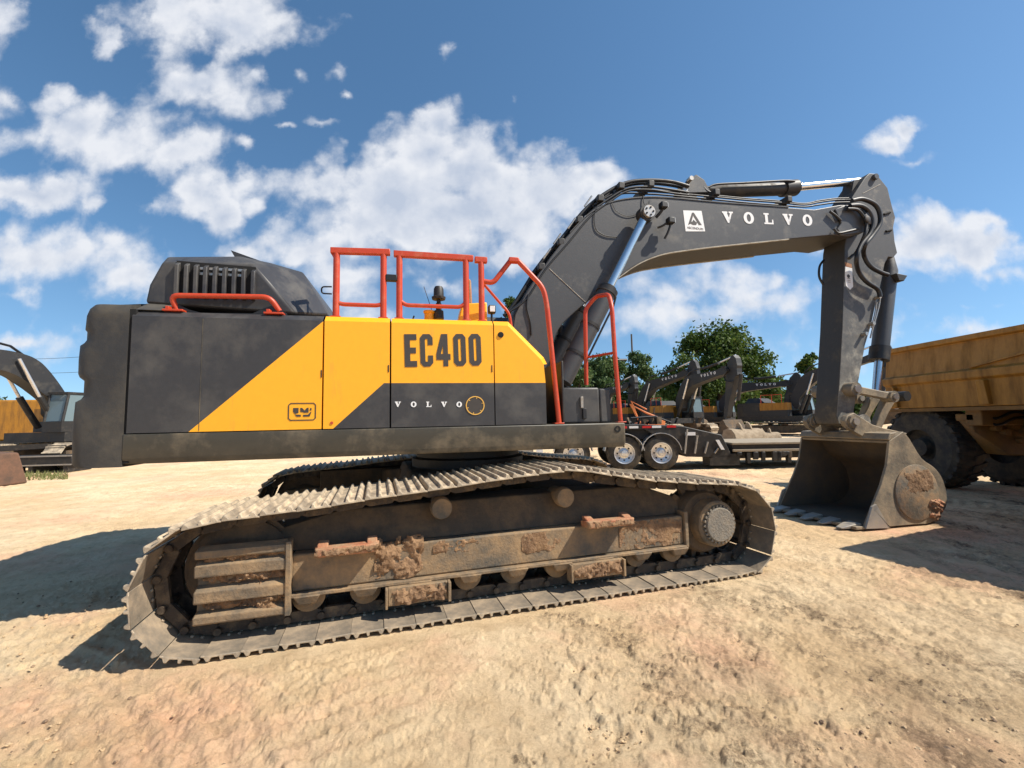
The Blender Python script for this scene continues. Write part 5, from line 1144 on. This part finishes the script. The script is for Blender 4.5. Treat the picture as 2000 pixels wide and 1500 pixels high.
def trailer():
    x, y = gnd(1258, 919); root = empty('semi_trailer', (x, y, 0), R_(-3))
    tag(root, 'black gooseneck trailer with chrome fenders over polished wheels behind the excavator track', 'trailer')
    wx = [-.58, .55, -2.15]
    for k, w_ in enumerate(wx): wheel(root, (w_, .12, .53), .53, .3)
    for k, w_ in enumerate(wx): wheel(root, (w_, 2.0, .53), .53, .3)
    for w_ in wx:
        s = MB(); pts = [(w_+.60*math.cos(q), .53+.60*math.sin(q)) for q in [R_(8+164*k/14) for k in range(15)]]; pt2 = [(w_+.62*math.cos(q), .53+.62*math.sin(q)) for q in [R_(8+164*k/14) for k in range(15)]]
        s.prism(pts+pt2[::-1], -.06, .33); s.build('fender', 'alu', root, smooth=True)
    MB().box(-6.5, 1.2, .25, .55, .95, 1.25).build('chassis_rail', 'blackm', root, bevel=.01); MB().box(-6.5, 1.2, 1.6, 1.9, .95, 1.25).build('chassis_rail', 'blackm', root, bevel=.01)
    s = MB(); s.hull([(1.2,.0,1.35),(1.2,2.1,1.35),(-.1,.0,1.40),(-.1,2.1,1.40),(2.4,.0,1.05),(2.4,2.1,1.05),(2.7,.0,.35),(2.7,2.1,.35),(1.3,.0,.4),(1.3,2.1,.4)]); s.build('gooseneck', 'blackm', root, bevel=.02)
    MB().box(-6.5, .1, .0, 2.1, 1.26, 1.42).build('upper_deck', 'blackm', root, bevel=.01)
    for k, (cx__, m_) in enumerate(((-1.55,'redrefl'),(-1.2,'white'),(-.75,'redrefl'),(-.4,'white'),(.0,'redrefl'),(.3,'white'),(.75,'redrefl'))):
        MB().box(cx__, cx__+.28, -.012, -.002, 1.30, 1.37).build('reflector_strip', m_, root)
    MB().box(1.3, 1.6, -.03, -.002, 1.05, 1.15).build('marker_plate', 'white', root); MB().hull([(2.2,-.03,.9),(2.3,-.03,.9),(2.45,-.03,.6),(2.35,-.03,.6),(2.2,-.005,.9),(2.3,-.005,.9),(2.45,-.005,.6),(2.35,-.005,.6)]).build('marker_plate', 'white', root)
    MB().tube([(-.2,.6,1.4),(-.2,.6,1.62),(.6,.7,1.66),(1.1,.7,1.45)], .03, 8).build('air_line', 'black', root, smooth=True)
    for k in range(8): MB().tube([(-.9+.3*k,.5+.1*(k % 3),1.42),(-.85+.3*k,.5,1.5+.1*(k % 2))], .035, 8).build('lashing_fitting', 'blackm', root)
    # low deck running on to the right
    MB().box(2.7, 11.5, .0, 2.4, .74, .80).build('low_deck', 'wood', root, bevel=.01)
    MB().box(2.7, 11.5, -.04, .03, .53, .60).build('side_rail', 'wood', root, bevel=.01)
    MB().box(2.72, 11.4, .05, 2.35, .52, .735).build('deck_frame', 'blackm', root)
    random.seed(12)
    for k in range(26): q = 2.8+random.random()*6.5; w__ = random.uniform(.1,.4); MB().box(q, q+w__*.5, -.05, .04, random.uniform(.22,.42), .525).build('deck_chain', random.choice(['blackm','black','frameD']), root, bevel=.02)
    for k in range(9): q = random.uniform(-6, 2.0); h_ = random.uniform(.06,.28); MB().hull([(q+a_*random.uniform(.05,.2), random.uniform(.1,.3)+b_*.3, 1.43+c_*h_-.02) for a_ in (0,1) for b_ in (0,1) for c_ in (0,1)]).build('lashing_gear', random.choice(['blackm','frameD','mud']), root)
    for k in range(4): MB().tube([(1.25+.3*k,-.02,.5),(1.35+.3*k,-.05,1.25-.2*k)], .03, 6).build('ratchet_bar', 'steel', root)
    for k in range(7): MB().box(3.1+1.2*k, 3.2+1.2*k, -.045, .1, .18, .5).build('outrigger', 'blackm', root)
    MB().box(2.72, 11.4, .3, 2.2, .3, .6).build('deck_beam', 'blackm', root)
    MB().hull([(2.0,.0,.36),(2.9,.0,.5),(2.0,.0,.12),(2.9,.0,.12),(2.0,.6,.36),(2.9,.6,.5),(2.0,.6,.12),(2.9,.6,.12)]).build('coupling', 'blackm', root)
    MB().box(-4.2, -3.4, .0, .5, .45, .85).build('storage_box', 'steel', root, bevel=.02); MB().box(-3.3,-3.1,-.02,.2,.55,.9).build('lamp_box', 'white', root)
    return root
trailer()
def simple_machine():
    x, y = pos(1262, 26); r = empty('orange_lift', (x, y, 0), R_(15)); tag(r, 'small faded orange machine with thin arms beyond the trailer frame, beside the access rail', 'machine')
    MB().hull([(-.8,-.5,.6),(.8,-.5,.6),(-.8,.5,.6),(.8,.5,.6),(-.6,-.5,1.3),(.9,-.5,1.5),(-.6,.5,1.3),(.9,.5,1.5)]).build('body', 'orange2', r, bevel=.04)
    for k in (-.5, .5):
        for yy__ in (-.55, .55): wheel(r, (k, yy__, .4), .4, .25)
    MB().tube([(-.6,-.2,1.3),(-1.2,-.2,2.4),(-.2,-.2,1.9),(.6,-.2,1.6)], .06, 8).build('lift_arm', 'orange2', r); MB().tube([(-.4,.2,1.3),(-.9,.2,2.6),(.1,.2,2.1)], .05, 8).build('lift_arm', 'orange2', r)
    MB().tube([(.4,0,1.4),(.5,0,2.2)], .04, 8).build('control_mast', 'blackm', r)
simple_machine()
x, y = pos(-60, 30)
r = empty('yellow_dozer', (-29.5, 27, 0), R_(10)); tag(r, 'yellow machine body behind the far left excavator boom', 'bulldozer')
MB().hull([(-5,-1.4,1.0),(3.2,-1.4,1.0),(-5,1.4,1.0),(3.2,1.4,1.0),(-5,-1.4,3.4),(1.6,-1.4,3.4),(-5,1.4,3.4),(1.6,1.4,3.4),(3.0,-1.4,2.2),(3.0,1.4,2.2)]).build('body', 'amber', r, bevel=.1)
MB().box(-4.6,2.8,-1.6,1.6,.1,.99).build('undercarriage','blackm',r,bevel=.05); MB().box(-3.5,-1.5,-1.45,-1.402,2.3,3.0).build('side_window','glass',r)
# rusty steel plate and dark platform at the far left
x, y = gnd(-30, 950); r = MB(); r.hull([(-.9,-.3,0),(.62,-.3,0),(-.9,.6,0),(.62,.6,0),(-.9,-.1,1.05),(.5,-.1,.95),(-.9,.4,1.05),(.5,.4,.95)]); o = r.build('rusty_bucket', 'rust2', bevel=.05); o.location = (x, y, 0); tag(o, 'rusty brown steel bucket cut by the left edge of the picture', 'bucket')
x, y = gnd(30, 925); rt = empty('steel_platform', (x, y, 0), R_(6)); tag(rt, 'low dark steel platform lying before the far left excavator', 'platform')
MB().box(-.9, 1.9, 0, 1.2, .28, .62).build('deck', 'blackm', rt, bevel=.03); MB().box(-.9, 1.9, -.03, -.003, .26, .31).build('lower_rail', 'steel', rt); MB().box(-.9, 1.9, -.03, -.003, .59, .64).build('upper_rail', 'steel', rt)
for k in range(3): MB().box(-.8+1.2*k, -.65+1.2*k, .02, 1.1, 0, .279).build('support', 'blackm', rt)

# ------------------------------------------------------------------ articulated dump truck on the right
def dump_truck():
    root = empty('dump_truck', (8.75, 10.2, 0), 0); tag(root, 'dusty yellow dump truck with big tyres cut by the right edge of the picture', 'dump truck')
    # local: bed side plane x=0, length runs towards the viewer (-y), body to +x
    L0, Wd = -4.6, 2.7
    s = MB()
    prof = [(0.02,1.72),(0.0,2.22),(-.06,2.26),(-.06,2.40),(.02,2.44),(.10,2.98),(.02,3.0),(.02,3.10),(.18,3.10)]  # section of the side wall, x,z
    inn_ = [(.24,3.10),(.2,2.4),(.9,1.9),(1.35,1.8)]
    sec = prof + inn_ + [(1.35,1.72)]
    full_sec = sec[:-1] + [(2.7-x_, z_) for x_, z_ in reversed(sec[:-1])]
    n = len(full_sec); taper = lambda y_: 1
    vs = [(x_, y_, z_) for y_ in (0, L0) for x_, z_ in full_sec]
    s.add(vs, [(i, (i+1) % n, n+(i+1) % n, n+i) for i in range(n)] + [list(range(n)), list(range(2*n-1, n-1, -1))])
    bed = s.build('dump_bed', 'amber', root, bevel=.015)
    for k in range(3):
        yk = -.25-1.9*k; MB().hull([(-.05,yk-.09,1.75),(-.05,yk+.09,1.75),(-.1,yk-.07,2.2),(-.1,yk+.07,2.2),(.06,yk-.09,1.75),(.06,yk+.09,1.75),(.06,yk-.07,2.2),(.06,yk+.07,2.2)]).build('bed_rib', 'amber', bed, bevel=.01)
    MB().add([(-.03,-1.9,2.46),(-.03,-2.0,2.46),(.06,-4.5,2.86),(.06,-4.5,2.93),(.02,-1.9,2.46),(.02,-2.0,2.46),(.1,-4.5,2.86),(.1,-4.5,2.93)], [(0,1,2,3),(7,6,5,4),(0,3,7,4),(1,5,6,2)]).build('bed_stiffener', 'amber', bed)
    s = MB(); random.seed(5)
    for k in range(26): lump_mesh(s, (.3+random.random()*.3, -1.2-random.random()*2.4, 3.08+random.random()*.05), random.uniform(.03,.07), .7, 6)
    s.build('load_debris', 'blackm', bed)
    # frame, axle and tyres
    for y_ in (-.55, -4.0):
        for x_ in (.45, 2.3):
            w_ = MB(); r_ = .86; c = (x_, y_, r_+.0)
            w_.lathe([(r_*.45,-.30),(r_*.85,-.31),(r_*.96,-.27),(r_,-.2),(r_,.2),(r_*.96,.27),(r_*.85,.31),(r_*.45,.30)], c, 'x', 44)
            for k in range(26):
                q = 2*PI*k/26
                for sd_ in (-1, 1):
                    a0 = q+(.12 if sd_ > 0 else 0)
                    w_.hull([(x_+sd_*.30, y_+math.cos(a0+d)*rr_, r_+math.sin(a0+d)*rr_) for d in (-.06,.06) for rr_ in (r_*.93, r_*1.015)] + [(x_+sd_*.03, y_+math.cos(a0+.1+d)*rr_, r_+math.sin(a0+.1+d)*rr_) for d in (-.06,.06) for rr_ in (r_*.97, r_*1.03)])
            t_ = w_.build('truck_tyre', 'tyre', root)
            h = MB(); h.lathe([(r_*.46,-.28),(r_*.44,-.2),(r_*.3,-.12),(.2,-.16),(.18,-.3),(.001,-.31)], c, 'x', 28); h.build('wheel_hub', 'tyre', t_, smooth=True)  # hub coloured dark like the tyre in place of its deep shade
    fr_ = MB(); fr_.box(.95, 1.25, -4.6, 0, 1.15, 1.6); fr_.box(1.5, 1.8, -4.6, 0, 1.15, 1.6); fr_.box(.5, 2.2, -2.9, -2.6, .75, 1.0); fr_.box(.5, 2.2, -1.0, -.7, .75, 1.0); fr_.build('chassis', 'amber2', root, bevel=.03)
    hy = -1.75
    MB().hull([(.12,hy,1.5),(2.4,hy,1.5),(.12,hy,1.25),(.3,hy-.05,1.12),(.65,hy-.1,.78),(2.4,hy-.1,.72),(.12,hy+.3,1.5),(2.4,hy+.3,1.5),(.65,hy+.3,.78),(2.4,hy+.3,.72)]).build('suspension_housing', 'amber2', root, bevel=.05)
    MB().box(.1, 1.0, hy-.06, hy+.3, 1.44, 1.58).build('housing_flange', 'amber2', root, bevel=.02)
    for x_, z_ in ((.45,1.3),(.62,1.22),(.8,1.32),(.9,1.05),(1.1,1.2)): MB().tube([(x_,hy-.16,z_),(x_,hy-.04,z_)], .06, 14).build('housing_boss', 'amber2', root, smooth=True)
    MB().box(.95, 1.02, hy-.16, hy-.1, .45, .72).build('red_tag', 'dkred', root)
    for a_ in (0, .12): MB().tube(smooth_path([(.15,hy-.05,1.62),(.35,hy-.2,1.48-a_),(.7,hy-.22,1.6-a_),(1.2,hy-.15,1.5)], 4), .025, 8).build('brake_hose', 'black', root, smooth=True)
    MB().box(.02, 2.6, -4.6, -.05, 1.64, 1.71).build('bed_floor', 'amber2', root)
    for y_ in (-1.8,): MB().box(.1, .9, y_-.15, y_+.15, 1.35, 1.7).build('bed_bracket', 'amber2', root, bevel=.02)
    return root
dump_truck()
# container beyond the right edge: unseen box added to cast the foreground shadow
def occluder():
    hh = 2.6; sx, sy = -SUN.x/SUN.z, -SUN.y/SUN.z
    a = Vector(gnd(1640, 1075)); ax = Vector(gnd(2000, 1000))-a; yaw = math.atan2(ax.y, ax.x)
    r = empty('shadow_caster', (a.x - sx*hh, a.y - sy*hh, 0), yaw); tag(r, 'steel container beyond the right edge whose corner shadow crosses the foreground sand', 'occluder')
    n = 60; pts = []
    for k in range(n+1): pts.append((6.0*k/n, .0 if (k//2) % 2 else .03))
    s = MB(); vs = [(x_, y_, z_) for z_ in (.15, hh-.1) for x_, y_ in pts]; m = n+1
    s.add(vs, [(i, i+1, m+i+1, m+i) for i in range(n)]); s.add([(x_, -2.4-y_, z_) for x_, y_, z_ in vs], [(i, i+1, m+i+1, m+i) for i in range(n)]); s.build('corrugated_wall', 'orange2', r)
    s = MB()
    for z_ in (0, hh-.12): s.box(0, 6, -2.42, -2.3, z_, z_+.12); s.box(0, 6, -.1, .04, z_, z_+.12)
    for x_ in (0, 5.9): s.box(x_, x_+.1, -2.42, .04, .0, .12); s.box(x_, x_+.1, -2.42, .04, hh-.12, hh); s.box(x_, x_+.1, -2.42, -2.32, .121, hh-.121); s.box(x_, x_+.1, -.06, .04, .121, hh-.121)
    s.build('corner_frame', 'orange2', r); MB().box(.1, 5.9, -2.3, -.1, hh-.08, hh-.03).build('roof', 'orange2', r)
    for x_ in (.03, 5.92): MB().box(x_, x_+.05, -2.31, -.07, .13, hh-.13).build('end_wall', 'orange2', r)
occluder()

# ------------------------------------------------------------------ trees
def tree(name, x, y, h, w, label, seed, leafm='leaf', n=9000, ls=.32, base=.32, cat='tree', group='trees along the back of the yard', blobs=16, br=(.13,.21), sp=.36):
    rr = random.Random(seed); nr = np.random.default_rng(seed); root = empty(name, (x, y, 0)); tag(root, label, cat, group)
    centres = []
    for k in range(blobs):
        q = rr.uniform(0, 2*PI); f = rr.random()**.5; zz = base+(1-base)*rr.uniform(.12, .86); env = math.sin(PI*min(1, max(.12, (zz-base)/(1-base)*.75+.22)))
        centres.append((math.cos(q)*f*w*sp*env, math.sin(q)*f*w*sp*env, h*zz, w*rr.uniform(*br)))
    centres.append((0, 0, h*.9, w*.14)); cs = np.array(centres)
    idx = nr.integers(0, len(cs), n); d = nr.normal(size=(n, 3)); d /= np.linalg.norm(d, axis=1)[:, None]; rad = nr.uniform(.25, 1.0, n)**.6
    sub = nr.normal(size=(n, 3))*.04*w
    p = cs[idx, :3] + d*rad[:, None]*cs[idx, 3][:, None]*np.array([1, 1, .78]) + sub*.5
    # clump the leaves: pull towards twig points
    tw = p[nr.integers(0, n, n//14)]; near = nr.integers(0, len(tw), n); kk = nr.random(n) < .75
    p[kk] = tw[near[kk]] + nr.normal(size=(kk.sum(), 3))*w*.022
    a = nr.normal(size=(n, 3)); a /= np.linalg.norm(a, axis=1)[:, None]; b = np.cross(a, nr.normal(size=(n, 3))); b /= np.linalg.norm(b, axis=1)[:, None]
    s_ = (ls*nr.uniform(.5, 1.3, n))[:, None]*1.15
    V = np.stack([p-a*s_*.5, p+b*s_*.28, p+a*s_*.5, p-b*s_*.28], 1).reshape(-1, 3)
    me = bpy.data.meshes.new('crown'); me.vertices.add(4*n); me.vertices.foreach_set('co', V.ravel()); me.loops.add(4*n); me.loops.foreach_set('vertex_index', np.arange(4*n)); me.polygons.add(n); me.polygons.foreach_set('loop_start', np.arange(n)*4)
    me.update(calc_edges=True); at_ = me.attributes.new('tone', 'FLOAT', 'FACE'); tone = np.clip(.5+nr.normal(size=n)*.2+(nr.random(len(cs))[idx]-.5)*.45, 0, 1); at_.data.foreach_set('value', tone.astype(np.float32))
    me.materials.append(M[leafm]); o = bpy.data.objects.new('crown', me); COL.objects.link(o); o.parent = root
    t = MB(); t.tube([(0,0,-.1),(.05*rr.random(),0,h*base*.6),(.1,.1,h*(base+.2)),(0,0,h*.75)], [h*.035,h*.026,h*.018,h*.006], 10)
    for c in centres[::2]: t.tube([(0,0,h*base*.7),(c[0]*.5,c[1]*.5,(c[2]+h*base)/2),(c[0],c[1],c[2])], [h*.014,h*.008,h*.002], 6)
    t.build('trunk', 'bark', root, smooth=True); return root
def hgt(py, Z, px=1400): return CAM_H + (812-py)/FPX*Z
def T_(px, Z): return pos(px, Z)
tree('oak_tree', *T_(1403,58), hgt(626,58), 15.5, 'broad dark green oak standing highest behind the row of excavators', 11, n=30000, ls=.42, base=.04, blobs=60, br=(.055,.125), sp=.44)
tree('oak_tree', *T_(1500,66), hgt(735,66), 9, 'low dark green tree at the right foot of the big oak', 12, n=14000, ls=.42, base=.0, blobs=30, br=(.08,.16))
tree('pine_tree', *T_(1243,52), hgt(678,52), 6.4, 'narrow pale green tree under the utility pole, left of the big oak', 13, 'leaf2', n=14000, ls=.34, base=.0, blobs=26, br=(.09,.17), sp=.48)
tree('shade_tree', *T_(1178,50), hgt(684,50), 8.5, 'light green tree seen through the orange access rail', 14, 'leaf2', n=20000, ls=.34, base=.0, blobs=40, br=(.08,.15), sp=.55)
tree('shade_tree', *T_(1100,42), hgt(608,42), 7.0, 'green tree seen in the gap between the boom and its cylinder', 15, 'leaf2', n=14000, ls=.3, base=.0, blobs=30, br=(.09,.16))
tree('shade_tree', *T_(1003,40), hgt(548,40), 4.2, 'tall green tree top poking up left of the boom foot', 16, 'leaf', n=5000, ls=.28, base=.2)
tree('shade_tree', *T_(1588,48), hgt(688,48), 4.4, 'spiky green tree beside the upright arm, right of the last excavator', 17, 'leaf', n=5000, ls=.4, base=.1)
tree('shade_tree', *T_(1560,70), hgt(765,70), 9, 'dark green bush low between the excavator booms and the upright arm', 18, 'leaf', n=5000, ls=.4, base=.0)
tree('shade_tree', *T_(1300,75), hgt(770,75), 12, 'dark thicket low left of the big oak', 19, 'leaf', n=6000, ls=.45, base=.0)
tree('shade_tree', *T_(1215,80), hgt(775,80), 12, 'dark thicket behind the orange machine', 20, 'leaf', n=5000, ls=.45, base=.0)
tree('shade_tree', *T_(118,60), hgt(802,60), 7, 'small dark tree just left of the counterweight', 21, 'leaf', n=3500, ls=.4, base=.0)
tree('shade_tree', *T_(-30,62), hgt(745,62), 9, 'green tree behind the yellow machine at the left edge', 22, 'leaf2', n=4000, ls=.4, base=.0)
tree('shade_tree', *T_(1400,95), hgt(775,95), 26, 'wide dark tree mass filling the ground line under the big oak', 23, 'leaf', n=9000, ls=.6, base=.0, blobs=26)
tree('shade_tree', *T_(1760,70), hgt(790,70), 14, 'low dark tree behind the dump truck bed', 24, 'leaf', n=4000, ls=.5, base=.0)
def treeline():
    n = 70000; nr = np.random.default_rng(5); px = nr.uniform(-60, 2060, n); Zd = nr.uniform(78, 92, n); x_ = (px-1000)/FPX*Zd
    top = 3.4 + 3.4*np.clip((x_-4)/6, 0, 1)*np.clip((58-x_)/10, 0, 1) + 1.6*fbm(x_*.12, x_*0+3, 4)*2; z_ = nr.random(n)**.8*top; p = np.stack([x_, Zd, z_], 1)
    a = nr.normal(size=(n, 3)); a /= np.linalg.norm(a, axis=1)[:, None]; b = np.cross(a, nr.normal(size=(n, 3))); b /= np.linalg.norm(b, axis=1)[:, None]; s_ = nr.uniform(.4, 1.1, n)[:, None]
    V = np.stack([p-a*s_*.5, p+b*s_*.35, p+a*s_*.5, p-b*s_*.35], 1).reshape(-1, 3)
    me = bpy.data.meshes.new('woods'); me.vertices.add(4*n); me.vertices.foreach_set('co', V.ravel()); me.loops.add(4*n); me.loops.foreach_set('vertex_index', np.arange(4*n)); me.polygons.add(n); me.polygons.foreach_set('loop_start', np.arange(n)*4)
    me.update(calc_edges=True); at_ = me.attributes.new('tone', 'FLOAT', 'FACE'); at_.data.foreach_set('value', np.clip(.45+fbm(x_*.3, z_*.5, 3)*.8+nr.normal(size=n)*.12, 0, 1).astype(np.float32))
    me.materials.append(M['leaf']); o = bpy.data.objects.new('woods', me); COL.objects.link(o); tag(o, 'far-off dark green woods closing the yard along the horizon', 'woods', kind='stuff')
treeline()
# weeds by the far left machine
s = MB(); random.seed(9)
for k in range(450):
    px = random.uniform(20, 132); x, y = gnd(px, random.uniform(926, 938)); h_ = random.uniform(.04, .2) if px < 135 else random.uniform(.02, .07); q = random.uniform(0, PI); dx, dy = math.cos(q)*.02, math.sin(q)*.02
    s.add([(x-dx, y-dy, 0), (x+dx, y+dy, 0), (x+random.gauss(0,.05), y+random.gauss(0,.05), h_)], [(0,1,2)])
tag(s.build('weeds', 'grass', recalc=False), 'thin weeds growing along the far edge of the sand on the left', 'weeds', kind='stuff')
# utility poles and wires
def pole(x, y, h, label):
    r = empty('utility_pole', (x, y, 0)); tag(r, label, 'utility pole'); MB().tube([(0,0,-.2),(0,0,h)], [.17,.12], 12).build('shaft', 'pole', r, smooth=True)
    MB().box(-1.1, 1.1, -.07, .07, h-.9, h-.75).build('cross_arm', 'pole', r)
    for k in (-1., 0.35, 1.): MB().tube([(k,0,h-.749),(k,0,h-.6)], .04, 8).build('insulator', 'lens', r)
    return r
x, y = pos(1238, 62); pl = pole(x, y, hgt(648, 62), 'thin dark utility pole rising above the narrow tree left of the big oak')
for ch in list(pl.children):
    if 'cross' in ch.name or 'insul' in ch.name: bpy.data.objects.remove(ch)
H1 = 9.2; pA1, pB1 = (-62, 52), (-38.6, 44)
pole(*pB1, 9.3, 'utility pole hidden behind the counterweight, holding the two wires on the left'); pole(*pA1, 9.3, 'utility pole beyond the left edge holding the two wires')
s = []
for py, lab in ((693, 'upper of the two overhead wires left of the counterweight'), (725, 'lower of the two overhead wires left of the counterweight')):
    z0 = CAM_H + (836-py)/FPX*44
    pts = [(pA1[0]+(pB1[0]-pA1[0])*t, pA1[1]+(pB1[1]-pA1[1])*t, z0+ .3*(2*t-1)**2 + (1-t)*.9) for t in [k/16 for k in range(17)]]
    tag(MB().tube(pts, .022, 6).build('overhead_wire', 'black'), lab, 'wire', 'overhead wires')
